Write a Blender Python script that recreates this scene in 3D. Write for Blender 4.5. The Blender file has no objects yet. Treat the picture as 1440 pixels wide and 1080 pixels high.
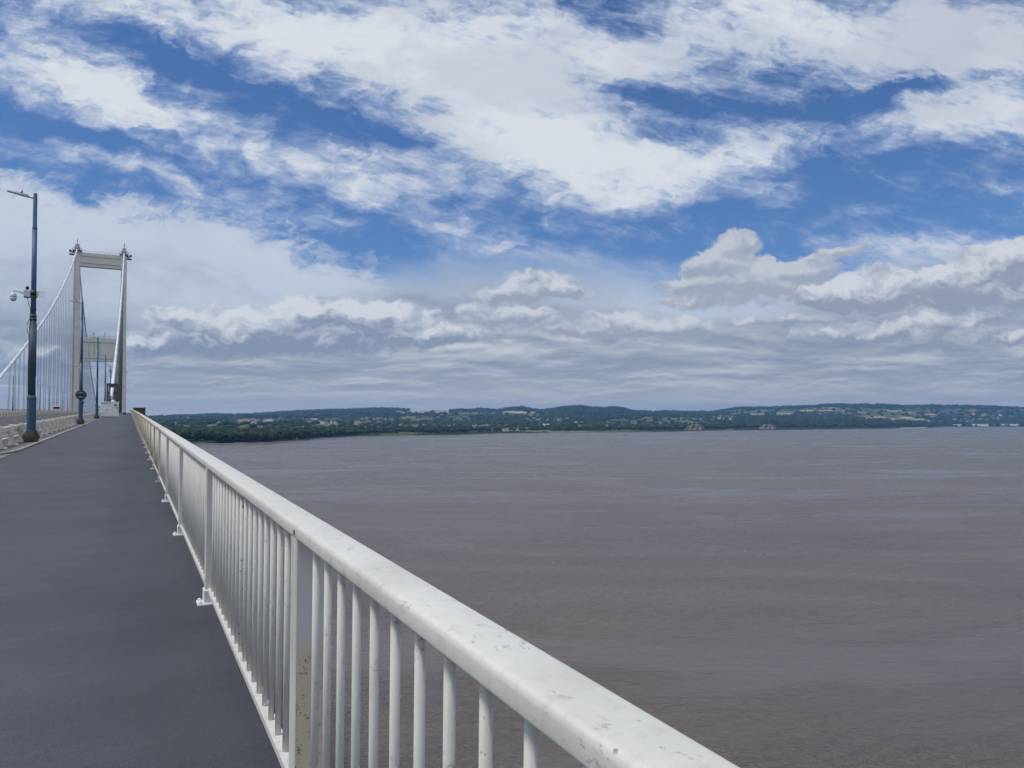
import bpy, bmesh, math, random
import numpy as np
from math import sin, cos, tan, atan, atan2, pi, radians as R, sqrt, exp, floor
from mathutils import Vector, Matrix, Euler, noise as mnoise
rnd = random.Random(11)
scene = bpy.context.scene
COL = scene.collection
F = 1060.0                      # focal length in pixels of a 1440 px wide frame
TH = atan(539 / F)              # the view turns this far right of the bridge's line
CT, ST = cos(TH), sin(TH)
HORV = 594.0
EYE = 1.6
WATER = -40.0

# ---------------------------------------------------------------- camera
cam = bpy.data.cameras.new("camera")
cam.sensor_width = 36.0
cam.lens = F / 1440 * 36
cam.clip_start = 0.05
cam.clip_end = 60000
PITCH = R(1.6)
cam.shift_y = (HORV - 540 - F * tan(PITCH)) / 1440
camo = bpy.data.objects.new("camera", cam)
COL.objects.link(camo)
camo.location = (0, 0, EYE)
camo.rotation_euler = (pi / 2 + PITCH, 0, -TH)
scene.camera = camo
scene.view_settings.view_transform = 'Standard'
scene.view_settings.look = 'None'
scene.view_settings.exposure = 0
scene.view_settings.gamma = 1
scene.cycles.use_denoising = True
scene.cycles.max_bounces = 6
scene.cycles.volume_bounces = 0
scene.cycles.sample_clamp_indirect = 4


# ---------------------------------------------------------------- node helper
class NT:
    def __init__(s, tree):
        s.t = tree; s.n = tree.nodes; s.l = tree.links
        s.n.clear()

    def node(s, typ, **kw):
        n = s.n.new(typ)
        for k, v in kw.items():
            setattr(n, k, v)
        return n

    def put(s, sock, v):
        if isinstance(v, S): s.l.new(v.o, sock)
        elif v is not None:
            if hasattr(sock.default_value, '__len__') and not hasattr(v, '__len__'):
                v = (v,) * 3
            if hasattr(sock.default_value, '__len__') and len(sock.default_value) == 4 and len(v) == 3:
                v = (*v, 1)
            sock.default_value = v

    def m(s, op, a, b=None, c=None, clamp=False):
        n = s.node('ShaderNodeMath', operation=op, use_clamp=clamp)
        s.put(n.inputs[0], a)
        if b is not None: s.put(n.inputs[1], b)
        if c is not None: s.put(n.inputs[2], c)
        return S(s, n.outputs[0])

    def xyz(s, x=0, y=0, z=0):
        n = s.node('ShaderNodeCombineXYZ')
        s.put(n.inputs[0], x); s.put(n.inputs[1], y); s.put(n.inputs[2], z)
        return S(s, n.outputs[0])

    def sep(s, v):
        n = s.node('ShaderNodeSeparateXYZ'); s.put(n.inputs[0], v)
        return [S(s, o) for o in n.outputs]

    def mapping(s, v, loc=(0, 0, 0), rot=(0, 0, 0), scl=(1, 1, 1), typ='POINT'):
        n = s.node('ShaderNodeMapping', vector_type=typ)
        s.put(n.inputs['Vector'], v)
        if typ != 'VECTOR': n.inputs['Location'].default_value = loc
        n.inputs['Rotation'].default_value = rot
        n.inputs['Scale'].default_value = scl
        return S(s, n.outputs[0])

    def noise(s, v, scale=1, detail=4, rough=.5, dist=0, lac=2.0, color=False):
        n = s.node('ShaderNodeTexNoise', noise_dimensions='3D')
        s.put(n.inputs['Vector'], v)
        n.inputs['Scale'].default_value = scale
        n.inputs['Detail'].default_value = detail
        n.inputs['Roughness'].default_value = rough
        n.inputs['Lacunarity'].default_value = lac
        n.inputs['Distortion'].default_value = dist
        return S(s, n.outputs[1 if color else 0])

    def vor(s, v, scale=1, feature='F1', out=0, rand=1.0, detail=0):
        n = s.node('ShaderNodeTexVoronoi', feature=feature)
        s.put(n.inputs['Vector'], v)
        n.inputs['Scale'].default_value = scale
        n.inputs['Randomness'].default_value = rand
        n.inputs['Detail'].default_value = detail
        return S(s, n.outputs[out])

    def ss(s, x, a, b, lo=0.0, hi=1.0, kind='SMOOTHSTEP'):
        n = s.node('ShaderNodeMapRange', interpolation_type=kind)
        s.put(n.inputs[0], x)
        n.inputs[1].default_value = a; n.inputs[2].default_value = b
        n.inputs[3].default_value = lo; n.inputs[4].default_value = hi
        return S(s, n.outputs[0])

    def mix(s, f, a, b, mode='MIX'):
        n = s.node('ShaderNodeMix', data_type='RGBA', blend_type=mode)
        s.put(n.inputs[0], f); s.put(n.inputs[6], a); s.put(n.inputs[7], b)
        return S(s, n.outputs[2])

    def ramp(s, f, stops):
        n = s.node('ShaderNodeValToRGB'); s.put(n.inputs[0], f)
        e = n.color_ramp.elements
        while len(e) < len(stops): e.new(.5)
        for q, (p, c) in zip(e, stops):
            q.position = p; q.color = (*c, 1)
        return S(s, n.outputs[0])


class S:
    def __init__(s, nt, o): s.nt = nt; s.o = o
    def __add__(s, b): return s.nt.m('ADD', s, b)
    __radd__ = __add__
    def __sub__(s, b): return s.nt.m('SUBTRACT', s, b)
    def __rsub__(s, b): return s.nt.m('SUBTRACT', b, s)
    def __mul__(s, b): return s.nt.m('MULTIPLY', s, b)
    __rmul__ = __mul__
    def __truediv__(s, b): return s.nt.m('DIVIDE', s, b)


def lin(r, g, b):
    f = lambda c: (c / 255 / 12.92) if c <= 10 else ((c / 255 + .055) / 1.055) ** 2.4
    return (f(r), f(g), f(b))

scene.cycles.use_adaptive_sampling = True
scene.cycles.adaptive_threshold = .02
scene.cycles.adaptive_min_samples = 12
# ---------------------------------------------------------------- sky and sun
SUN_AZ = R(-88)      # left of the bridge's line, a little ahead
SUN_EL = R(60)
world = bpy.data.worlds.new("World")
scene.world = world
world.use_nodes = True
w = NT(world.node_tree)
dirv = S(w, w.node('ShaderNodeTexCoord').outputs['Generated'])
dx, dy, dz = w.sep(dirv)
right = dx * CT - dy * ST
fwd = dx * ST + dy * CT
fw = w.m('MAXIMUM', w.m('ABSOLUTE', fwd), .22)
U = right / fw
V = w.m('MAXIMUM', dz, -.02) / fw
# sky coordinates in hundredths of the tangent, x to the right, y downwards from the horizon
pu = U * F + 720
pv = HORV - V * F
P = w.xyz(pu * .01, pv * .01, 0)


def warp(vec, scale, amp, detail=3, seed=0, sx=1., sy=1., rough=.55):
    n = w.noise(w.mapping(vec, loc=(seed, seed * .7, 0), scl=(sx, sy, 1)), scale, detail, rough, color=True)
    a = w.node('ShaderNodeVectorMath', operation='SUBTRACT'); w.put(a.inputs[0], n); a.inputs[1].default_value = (.5, .5, .5)
    b = w.node('ShaderNodeVectorMath', operation='MULTIPLY'); w.l.new(a.outputs[0], b.inputs[0]); b.inputs[1].default_value = (amp[0], amp[1], 0)
    c = w.node('ShaderNodeVectorMath', operation='ADD'); w.put(c.inputs[0], vec); w.l.new(b.outputs[0], c.inputs[1])
    return S(w, c.outputs[0])


def blobs(vec, lst):
    """sum of soft elliptical patches (u, v, radius along, radius across, turn in degrees, weight)"""
    tot = None
    for (u, v, ru, rv, rot, wt) in lst:
        q = w.mapping(vec, loc=(u * .01, v * .01, 0), rot=(0, 0, R(rot)), scl=(ru * .01, rv * .01, 1), typ='TEXTURE')
        g = w.node('ShaderNodeTexGradient', gradient_type='SPHERICAL'); w.put(g.inputs[0], q)
        tot = w.m('MULTIPLY_ADD', S(w, g.outputs[1]), wt, tot if tot is not None else 0.0)
    return tot


HIGH = [(560, 30, 480, 110, 6, .95), (330, 25, 330, 62, 16, .8), (620, 130, 300, 95, 18, .85), (60, 20, 230, 60, 0, .6), (820, 60, 240, 90, 0, .5), (900, 95, 260, 60, -6, .6),
        (85, 105, 150, 80, 10, 1.3), (205, 150, 160, 72, 22, 1.3), (400, 220, 260, 55, 20, .62), (560, 260, 230, 60, 12, .55), (520, 210, 140, 34, 16, .35), (640, 300, 160, 30, 8, .3), (340, 190, 90, 22, 24, .3),
        (330, 140, 70, 30, 20, .35), (455, 190, 60, 20, 20, .3),
        (240, 250, 330, 30, 14, .6), (450, 305, 160, 22, 12, .35), (120, 222, 120, 18, 10, .3),
        (820, 210, 260, 90, 4, 1.0), (960, 225, 230, 75, -6, .7), (1090, 190, 140, 32, -16, .45), (900, 265, 230, 36, -4, .5), (700, 210, 160, 70, 10, .45),
        (1180, 195, 110, 20, -24, .3), (1100, 272, 90, 26, -4, .62), (1210, 295, 110, 20, -14, .38), (1150, 240, 140, 14, -20, .22),
        (1240, 30, 330, 95, 4, 1.0), (1060, 30, 190, 60, 12, .5), (1380, 60, 260, 90, -10, .75), (1200, 110, 190, 40, -8, .25),
        (1400, 155, 190, 56, -6, 1.0), (1320, 180, 120, 34, -4, .35), (1440, 195, 160, 34, 0, .3), (1440, 260, 40, 16, 0, .5),
        (785, 316, 26, 16, 0, .7), (650, 335, 90, 30, 8, .4), (860, 320, 90, 20, 4, .25), (740, 345, 140, 36, 0, .22),
        (1300, 345, 220, 34, 4, .7), (1240, 370, 160, 40, 0, .45),
        # clear gaps
        (250, 78, 150, 20, 26, -.62), (420, 150, 140, 18, 26, -.42), (560, 185, 110, 22, 14, -.45), (90, 180, 150, 22, 16, -.6), (250, 235, 130, 16, 22, -.45),
        (230, 195, 140, 14, 24, -.2), (930, 128, 100, 16, 4, -.65), (1020, 150, 70, 16, -10, -.4), (840, 20, 90, 26, 12, -.6), (930, 180, 80, 12, -8, -.35),
        (640, 275, 40, 16, 0, -.3), (610, 20, 30, 18, 0, -.4), (1150, 150, 150, 30, -10, -.6), (1180, 235, 240, 40, -8, -.35), (1260, 128, 200, 15, -14, -.8), (60, 60, 120, 14, 12, -.4),
        (440, 345, 330, 22, 14, -.35), (1050, 300, 120, 16, 0, -.2)]
Pt = w.mapping(P, rot=(0, 0, R(-14)))
wp = warp(P, .55, (1.5, .8), 5, 3.1, 1, 1.8, .6)
wp = warp(wp, 3.2, (.45, .30), 4, 6.1, 1, 1.3, .58)
mh = blobs(wp, HIGH)
# fine structure: streaks drawn out along the wind and mottled puffs
n_st = w.noise(w.mapping(Pt, scl=(.35, 1.25, 1)), 1.1, 9, .62, .5)
n_pf = w.noise(w.mapping(wp, loc=(4, 9, 0), scl=(.8, 1.25, 1)), 2.2, 8, .66, .25)
n_big = w.noise(w.mapping(P, loc=(13, 2, 0), scl=(.6, 1, 1)), .5, 3, .5)
n_fw = w.noise(w.mapping(Pt, loc=(2, 5, 0), scl=(.5, 1.5, 1)), 4.5, 6, .7, .3)
away = w.m('MAXIMUM', w.ss(pv, 0, -420), w.ss(w.m('ABSOLUTE', pu - 720), 850, 1500))   # cloud cover beyond the photographed part of the sky
mh = mh + away * .52
dh = mh * .92 + (n_st - .5) * 1.9 + (n_pf - .5) * 1.7 + (n_big - .5) * .8 + (n_fw - .5) * 1.0
ah = w.ss(dh, -.18, .98)
ah = ah * w.ss(pv, 330., 400., 1., .55)
# pale stratus sheet on the lower left, its upper edge falling to the right
edge = pv - pu * .235 + (n_st - .5) * 110 + (n_pf - .5) * 120
sheet = w.ss(edge, 226, 272) * w.ss(pu, 560, 840, 1., .0)
sheet2 = w.ss(pv + (n_big - .5) * 90 + (n_st - .5) * 90, 345, 430)
sheet = w.m('MAXIMUM', sheet, sheet2) * .97

sky = w.node('ShaderNodeTexSky', sky_type='NISHITA')
sky.sun_disc = False
sky.sun_elevation = SUN_EL
sky.sun_rotation = SUN_AZ          # clockwise from +Y seen from above
sky.altitude = 50; sky.air_density = 1.0; sky.dust_density = .3; sky.ozone_density = 3.0
blue = w.mix(1., S(w, sky.outputs[0]), SKYTINT if 'SKYTINT' in globals() else (.52, .72, 1.0), 'MULTIPLY')


def cl(r, g, b, k=1.0):          # a cloud's brightness for a background of strength 0.1
    return tuple(10 * k * c for c in lin(r, g, b))


hi_col = w.mix(w.ss(dh, .25, 1.2), cl(172, 188, 216), cl(220, 224, 231))
hi_col = w.mix(w.ss((n_pf - .5) * 1.0 + (n_big - .5) * 2.4, .02, .36) * w.ss(dh, .4, 1.0) * .5, hi_col, cl(182, 189, 206))
hi_col = w.mix(w.ss(pu + pv * 1.2, 1150, 1500) * .45 * w.ss(pv, 60, 120, 1, 0), hi_col, cl(176, 180, 198))
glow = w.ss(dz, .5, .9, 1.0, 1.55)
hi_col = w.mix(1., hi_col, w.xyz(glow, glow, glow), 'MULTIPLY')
c = w.mix(ah, blue, hi_col)
sh_t = w.ss(pv + (n_big - .5) * 300 + (n_st - .5) * 220 + (n_pf - .5) * 90, 240, 540)
sh_col = w.ramp(sh_t, [(0, cl(205, 213, 226, .1)), (.45, cl(195, 204, 219, .1)), (.75, cl(172, 182, 200, .1)), (1, cl(138, 150, 174, .1))])
sh_col = w.mix(1., sh_col, (10, 10, 10), 'MULTIPLY')
c = w.mix(sheet, c, sh_col)

# low cloud: field after field of cumulus seen edge-on, heaped tops over grey bases
wl = warp(P, 1.1, (.7, .22), 4, 7.7, .6, 1.4)


def field(loc, sx, sy, scale, up, det, rough=.56):
    a_ = w.noise(w.mapping(wl, loc=(loc, loc, 0), scl=(sx, sy, 1)), scale, det, rough, .2)
    b__ = w.noise(w.mapping(wl, loc=(loc, loc + up, 0), scl=(sx, sy, 1)), scale, max(3, det - 3), rough, .2)
    return a_, b__ - a_


n_bk, g1 = field(0, .50, 1.9, 1.15, -.16, 8)
n_b2, g2 = field(5, .50, 3.2, 1.9, -.12, 7, .56)
near_h = w.ss(pv, 470, 560)
g = g1 * (1 - near_h) + g2 * near_h
nn_ = n_bk * (1 - near_h) + n_b2 * near_h
low = w.ss(pv + (n_big - .5) * 60, 425, 480)
tone = (nn_ - .5) * 1.7 + (n_big - .5) * .8 - g * 2.0 + .47
tone = w.m('ADD', tone, 0, clamp=True)
bcol = w.ramp(tone, [(0, cl(138, 148, 168, .1)), (.40, cl(156, 164, 180, .1)), (.62, cl(176, 182, 193, .1)), (.85, cl(200, 203, 208, .1)), (1, cl(212, 213, 216, .1))])
bcol = w.mix(1., bcol, (10, 10, 10), 'MULTIPLY')
hz = w.ss(pv, 505, 590)
bcol = w.mix(hz * .80, bcol, cl(214, 208, 206))
c = w.mix(low * .94, c, bcol)


# nearer cumulus, each heap placed; sunlit crowns above grey bases
def bank(lst, seed, top, base, shade, amp=.5, fine=2.6, lightdir=.09, thr=.08, soft=.28):
    q0 = warp(P, 1.5, (.60, .42), 4, seed, 1, 1, .58)
    q = warp(q0, 6.5, (.16, .14), 3, seed + 2, 1, 1, .55)
    m = blobs(q, [b[:6] for b in lst])
    nz = w.noise(w.mapping(q0, loc=(seed, seed, 0), scl=(.8, 1.2, 1)), fine, 8, .62)
    nu = w.noise(w.mapping(q0, loc=(seed + lightdir * .6, seed + lightdir, 0), scl=(.8, 1.2, 1)), fine, 5, .62)
    d = m + (nz - .5) * amp * 2.1
    a = w.ss(d, thr, thr + soft) * w.ss(m, .0, .16)
    hgt = blobs(q, [(b[0], b[1] + b[3] * .50, b[2] * 1.1, b[3] * .95, b[4], 1.2) for b in lst])
    hup = blobs(q, [(b[0], b[1] - b[3] * .40, b[2] * 1.0, b[3] * .9, b[4], 1.2) for b in lst])
    lit = (nu - nz) * 3.2 + .44 + (hup - hgt) * .42 + (nz - .5) * 1.8
    lit = w.m('ADD', lit, 0, clamp=True)
    col = w.mix(w.ss(lit, .0, .55), base, shade)
    col = w.mix(w.ss(lit, .42, .98), col, top)
    return a, col


B1 = [(430, 440, 75, 34, 0, 1), (500, 446, 90, 36, 0, 1), (570, 444, 70, 30, 0, .9), (250, 452, 60, 30, 0, .9), (320, 455, 90, 30, 0, .9), (380, 452, 70, 34, 0, .9), (640, 470, 120, 22, 0, .6),
      (460, 478, 220, 28, 0, .7), (300, 482, 160, 26, 0, .6), (200, 485, 90, 20, 0, .5), (60, 500, 140, 26, 0, .45)]
B2 = [(755, 398, 72, 26, -4, 1.0), (715, 412, 60, 14, 0, .8), (805, 408, 52, 15, 4, .85), (700, 440, 90, 24, 0, .8), (760, 450, 90, 20, 0, .7), (900, 455, 110, 24, 0, .9), (960, 462, 90, 18, 0, .7), (830, 470, 120, 16, 0, .5)]
B3 = [(1030, 352, 54, 30, -22, 1.1), (1005, 372, 60, 30, 0, 1), (1060, 385, 110, 30, 0, 1), (1120, 375, 80, 24, 0, .8), (1020, 404, 110, 20, 0, .8), (1150, 380, 50, 12, 0, .4), (1100, 402, 150, 20, 0, .55), (960, 400, 70, 14, 0, .5), (1180, 352, 60, 16, -10, .45), (1000, 425, 160, 14, 0, .5)]
B4 = [(1380, 375, 90, 34, -10, 1.1), (1440, 368, 80, 40, 0, 1.), (1300, 395, 90, 28, -10, .9), (1210, 400, 80, 32, -14, .9), (1160, 415, 70, 24, 0, .9), (1280, 420, 200, 24, 0, .9), (1400, 410, 110, 28, 0, .8),
      (1300, 455, 170, 18, -4, .8), (1220, 470, 150, 14, 0, .6), (1430, 470, 90, 18, -6, .8), (1100, 450, 150, 12, 0, .45)]
top = cl(222, 226, 233); shade = cl(186, 192, 205); base = cl(143, 154, 176)
for lst, seed, t, b, s_, am in (
                                (B3, 5.1, cl(203, 206, 213), cl(164, 171, 186), cl(182, 187, 199), .5),
                                (B1, 8.4, cl(220, 223, 229), cl(140, 151, 174), cl(180, 187, 202), .5),
                                (B2, 3.3, cl(212, 216, 224), cl(158, 166, 184), cl(186, 192, 205), .55),
                                (B4, 6.6, cl(218, 220, 226), cl(150, 158, 177), cl(184, 189, 200), .5)):
    a, col = bank(lst, seed, t, b, s_, am)
    c = w.mix(a * .92, c, col)
# unseen sky overhead and behind the viewer boosted warmer, to light shaded faces
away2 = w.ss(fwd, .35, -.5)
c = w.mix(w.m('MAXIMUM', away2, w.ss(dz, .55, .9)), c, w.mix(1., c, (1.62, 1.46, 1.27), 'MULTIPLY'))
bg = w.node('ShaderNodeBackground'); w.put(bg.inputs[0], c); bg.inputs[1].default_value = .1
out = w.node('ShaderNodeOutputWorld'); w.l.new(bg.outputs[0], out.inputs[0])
world.cycles.sampling_method = 'MANUAL'
world.cycles.sample_map_resolution = 512

sun = bpy.data.lights.new("sun", 'SUN')
sun.energy = 2.0
sun.angle = R(11)
sun.color = (1, .945, .86)
suno = bpy.data.objects.new("sun", sun); COL.objects.link(suno)
sdir = Vector((sin(SUN_AZ) * cos(SUN_EL), cos(SUN_AZ) * cos(SUN_EL), sin(SUN_EL)))
suno.rotation_euler = sdir.to_track_quat('Z', 'Y').to_euler()
suno.location = (-20, 5, 60)
# ---------------------------------------------------------------- materials
M = {}


def mat(name):
    m = bpy.data.materials.new(name); m.use_nodes = True
    nt = NT(m.node_tree)
    b = nt.node('ShaderNodeBsdfPrincipled'); o = nt.node('ShaderNodeOutputMaterial')
    nt.l.new(b.outputs[0], o.inputs[0])
    M[name] = m
    return nt, b


def bump(nt, b, h, dist, strength=1.0):
    n = nt.node('ShaderNodeBump'); n.inputs['Strength'].default_value = strength
    n.inputs['Distance'].default_value = dist
    nt.put(n.inputs['Height'], h); nt.l.new(n.outputs[0], b.inputs['Normal'])


def obj_co(nt): return S(nt, nt.node('ShaderNodeTexCoord').outputs['Object'])
def pos_co(nt): return S(nt, nt.node('ShaderNodeNewGeometry').outputs['Position'])


def paint(name, col, dirt, rough=.45, spots=True, stain=0.0, bumpd=.0006, scale=1.0, chips=.0):
    nt, b = mat(name)
    p = pos_co(nt)
    n1 = nt.noise(p, 2.2 * scale, 6, .6)
    n2 = nt.noise(nt.mapping(p, scl=(1, 1, .18)), 26 * scale, 5, .65)
    n3 = nt.noise(p, 90 * scale, 3, .6)
    c = nt.mix(nt.ss(n1, .42, .72) * .35 + nt.ss(n2, .5, .75) * .35, col, dirt)
    if spots:
        v = nt.vor(nt.mapping(p, scl=(1, .7, .7)), 38 * scale)
        sel = nt.noise(p, 7 * scale, 4, .6)
        sp = nt.ss(v, .10, .17, 1, 0) * nt.ss(sel, .60, .66)
        c = nt.mix(sp * .65, c, tuple(x * .4 for x in dirt))
    if stain:
        n4 = nt.noise(nt.mapping(p, scl=(1, 1, .5)), 5 * scale, 7, .7)
        c = nt.mix(nt.ss(n4, .52, .66) * stain, c, (.30, .25, .15))
        n5 = nt.noise(p, 75 * scale, 5, .7)
        c = nt.mix(nt.ss(n5, .62, .68) * nt.ss(n4, .5, .62) * .9, c, (.06, .045, .03))
    h = n3 * .5 + n2 * .6
    if chips:
        ch = nt.noise(nt.mapping(p, scl=(1, .55, 1)), 42, 5, .75)
        chm = nt.ss(ch, .60, .625) * nt.ss(nt.noise(p, 5, 3, .5), .47, .58)
        edge = nt.ss(ch, .585, .60) * nt.ss(ch, .60, .625, 1, 0) * nt.ss(nt.noise(p, 5, 3, .5), .47, .58)
        c = nt.mix(edge * .42 * chips, c, (.22, .21, .18))
        h = h - chm * 1.6 * chips
    nt.put(b.inputs['Base Color'], c)
    b.inputs['Roughness'].default_value = rough
    bump(nt, b, h, bumpd)
    return nt, b


paint('rail_paint', (.64, .63, .565), (.43, .415, .35), .55, chips=1.0, bumpd=.0011)
paint('chipped_rail_paint', (.68, .67, .61), (.45, .43, .37), .55, chips=1.0, bumpd=.0015)
nt = NT.__new__(NT); nt.t = M['chipped_rail_paint'].node_tree; nt.n = nt.t.nodes; nt.l = nt.t.links
b = [q for q in nt.n if q.type == 'BSDF_PRINCIPLED'][0]; src = S(nt, b.inputs['Base Color'].links[0].from_socket)
fl = nt.noise(nt.mapping(pos_co(nt), scl=(1.2, 1.2, 1)), 34, 4, .7)
nt.put(b.inputs['Base Color'], nt.mix(nt.ss(fl, .60, .63), src, (.05, .045, .04)))
paint('boot_paint', (.72, .73, .73), (.5, .5, .48), .5, spots=False)
paint('old_rail_paint', (.60, .55, .44), (.38, .31, .20), .6, stain=.35)
paint('stained_post_paint', (.62, .60, .53), (.40, .36, .28), .55, bumpd=.0015)
nt, b = mat('stained_post_paint_b')      # the face that has gone yellow and pitted in its lower half
p = obj_co(nt); x, y, z = nt.sep(p)
n1 = nt.noise(nt.mapping(p, scl=(1.6, 1, 1)), 9, 8, .68); n2 = nt.noise(p, 110, 6, .8); n3 = nt.noise(p, 30, 4, .7)
yl = nt.ss(z + (n1 - .5) * .30, .74, .66)
pit = nt.ss(n2 + (n3 - .5) * .5, .60, .66) * nt.ss(n1 + z * -.35 + .2, .42, .60) * yl
c = nt.mix(nt.ss(n1, .4, .7) * .3, (.62, .61, .57), (.48, .47, .43))
c = nt.mix(yl * nt.ss(n1, .25, .6, .45, .95), c, (.64, .56, .385))
c = nt.mix(pit, c, (.045, .035, .025))
nt.put(b.inputs['Base Color'], c); b.inputs['Roughness'].default_value = .6
bump(nt, b, n2 * .5 - pit * 1.5 + n3, .0015)

paint('tower_paint', (.70, .68, .59), (.54, .52, .44), .6, spots=False, scale=.08, bumpd=.004)
paint('tower_seam', (.12, .12, .11), (.08, .08, .07), .6, spots=False, scale=.08)
paint('cable_white', (.74, .75, .77), (.6, .6, .6), .5, spots=False, scale=.3)
paint('galvanised', (.34, .36, .38), (.22, .23, .24), .5, spots=False)
paint('hanger_steel', (.13, .14, .16), (.10, .10, .12), .5, spots=False)
paint('dark_steel', (.07, .075, .085), (.12, .11, .10), .5, spots=False)
paint('black_plastic', (.015, .015, .02), (.03, .03, .03), .4, spots=False)
paint('blue_paint', (.024, .082, .140), (.035, .06, .08), .45, stain=.12)
paint('upper_blue_paint', (.055, .135, .25), (.06, .10, .16), .5, spots=False)
paint('faded_blue_paint', (.06, .09, .13), (.05, .06, .07), .55, spots=False)
paint('barrier_paint', (.74, .70, .58), (.52, .47, .36), .5, stain=.25)
paint('cap_white', (.80, .80, .77), (.6, .6, .55), .4, spots=False)
paint('cabinet_paint', (.80, .82, .77), (.62, .62, .55), .45, spots=False, scale=.6)
paint('marker_white', (.75, .76, .76), (.6, .6, .6), .4, spots=False)
paint('marker_blue', (.02, .02, .10), (.03, .03, .08), .4, spots=False)
paint('sign_back', (.045, .05, .055), (.07, .07, .07), .5, spots=False)
paint('camera_white', (.62, .64, .65), (.45, .46, .46), .35, spots=False)
paint('mossy_concrete', (.12, .115, .085), (.05, .055, .04), .9, scale=2)
paint('plinth_dark', (.035, .04, .04), (.07, .07, .05), .8, scale=2)
paint('brown_board', (.10, .078, .05), (.06, .045, .03), .8, spots=False)
paint('truck_cream', (.62, .60, .50), (.45, .42, .33), .45, spots=False)
paint('glass_dark', (.02, .025, .03), (.03, .03, .03), .1, spots=False)
paint('amber', (.6, .22, .03), (.5, .2, .03), .4, spots=False)
paint('red_plastic', (.45, .03, .03), (.4, .03, .03), .4, spots=False)
paint('pier_concrete', (.33, .32, .29), (.22, .21, .18), .85, spots=False, scale=.1)

# asphalt of the footpath
nt, b = mat('path_asphalt'); p = pos_co(nt)
n1 = nt.noise(nt.mapping(p, scl=(.35, 1.1, 1)), 1.1, 6, .6); n2 = nt.noise(p, 140, 3, .7); n3 = nt.noise(nt.mapping(p, scl=(.6, 3.2, 1)), 3.2, 6, .65)
n4 = nt.noise(p, 34, 4, .7)
c = nt.mix(nt.ss(n1, .35, .68), (.062, .066, .076), (.088, .092, .104))
c = nt.mix(nt.ss(n3, .50, .70) * .28, c, (.140, .144, .157))
c = nt.mix(nt.ss(n2, .35, .7) * .6, c, (.05, .054, .066))
n5 = nt.noise(p, 170, 4, .75); c = nt.mix(nt.ss(n5, .50, .66) * .55, c, (.19, .193, .20)); c = nt.mix(nt.ss(n5, .50, .36) * .6, c, (.028, .030, .036))
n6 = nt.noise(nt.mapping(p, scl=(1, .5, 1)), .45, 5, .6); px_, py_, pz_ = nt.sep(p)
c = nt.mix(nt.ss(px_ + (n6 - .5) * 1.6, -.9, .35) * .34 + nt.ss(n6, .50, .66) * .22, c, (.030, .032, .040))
c = nt.mix(nt.ss(n2, .66, .74) * .6, c, (.20, .20, .21))
sc1 = nt.noise(nt.mapping(p, scl=(1, 4, 1)), 1.7, 8, .8)
c = nt.mix(nt.ss(sc1, .66, .72) * .12, c, (.22, .22, .23))
nt.put(b.inputs['Base Color'], c); b.inputs['Roughness'].default_value = .8
b.inputs['Specular IOR Level'].default_value = .35
bump(nt, b, n2 + n4 * .6 + n3 * .3, .004)
# older asphalt of the carriageway
nt, b = mat('road_asphalt'); p = pos_co(nt)
n1 = nt.noise(nt.mapping(p, scl=(3, .12, 1)), .6, 6, .6); n2 = nt.noise(p, 60, 3, .7)
c = nt.mix(nt.ss(n1, .35, .7), (.050, .043, .042), (.085, .075, .072)); c = nt.mix(nt.ss(n2, .4, .7) * .4, c, (.11, .10, .09))
nt.put(b.inputs['Base Color'], c); b.inputs['Roughness'].default_value = .85; bump(nt, b, n2, .004)
for nm, a_, b_, sc_ in (('verge_concrete', (.17, .15, .135), (.10, .09, .075), 1.5), ('patch_concrete', (.27, .26, .23), (.17, .165, .14), 2), ('kerb_stone', (.42, .40, .36), (.25, .24, .2), 3),
                        ('joint_and_shadow', (.02, .02, .022), (.03, .03, .03), 3), ('road_paint', (.62, .62, .58), (.35, .34, .32), 2)):
    nt, b = mat(nm); p = pos_co(nt)
    n1 = nt.noise(p, sc_, 7, .65); n2 = nt.noise(p, 45, 4, .7)
    c = nt.mix(nt.ss(n1, .38, .66), a_, b_); c = nt.mix(nt.ss(n2, .45, .7) * .4, c, tuple(x * .5 for x in b_))
    nt.put(b.inputs['Base Color'], c); b.inputs['Roughness'].default_value = .9; bump(nt, b, n2 + n1, .004)

# silty estuary water
nt, b = mat('estuary_water'); p = pos_co(nt)
pr = nt.mapping(p, rot=(0, 0, TH - R(3)))             # x along the shore-parallel bands of current
w1 = nt.noise(nt.mapping(pr, scl=(.6, 1.0, 1)), .55, 5, .62, .6)       # wind ripples of a metre or two
w2 = nt.noise(nt.mapping(pr, scl=(.45, 1.0, 1)), .075, 6, .6, .8)       # chop
w0 = nt.noise(nt.mapping(pr, scl=(.5, 1.0, 1)), 1.7, 3, .6)
w3 = nt.noise(nt.mapping(pr, scl=(.36, 1.0, 1)), .014, 6, .6, 2.6)     # swirls and slicks
w4 = nt.noise(nt.mapping(pr, loc=(0, 300, 0), scl=(.30, 1.0, 1)), .0046, 7, .64, 2.6)
slick = nt.ss(w3 * .40 + w4 * .75, .565, .69)
silt = nt.mix(nt.ss(w3, .35, .68), (.130, .106, .089), (.166, .138, .113))
silt = nt.mix(nt.ss(w4, .40, .65) * .5, silt, (.112, .094, .082))
nt.put(b.inputs['Base Color'], silt)
nt.put(b.inputs['Roughness'], .30 - slick * .14)
b.inputs['IOR'].default_value = 1.333
amp = slick * -.75 + 1.0
bump(nt, b, (w0 * .30 + w1 * .78 + w2 * 1.3) * amp + w3 * .9, 2.2, .95)

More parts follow.
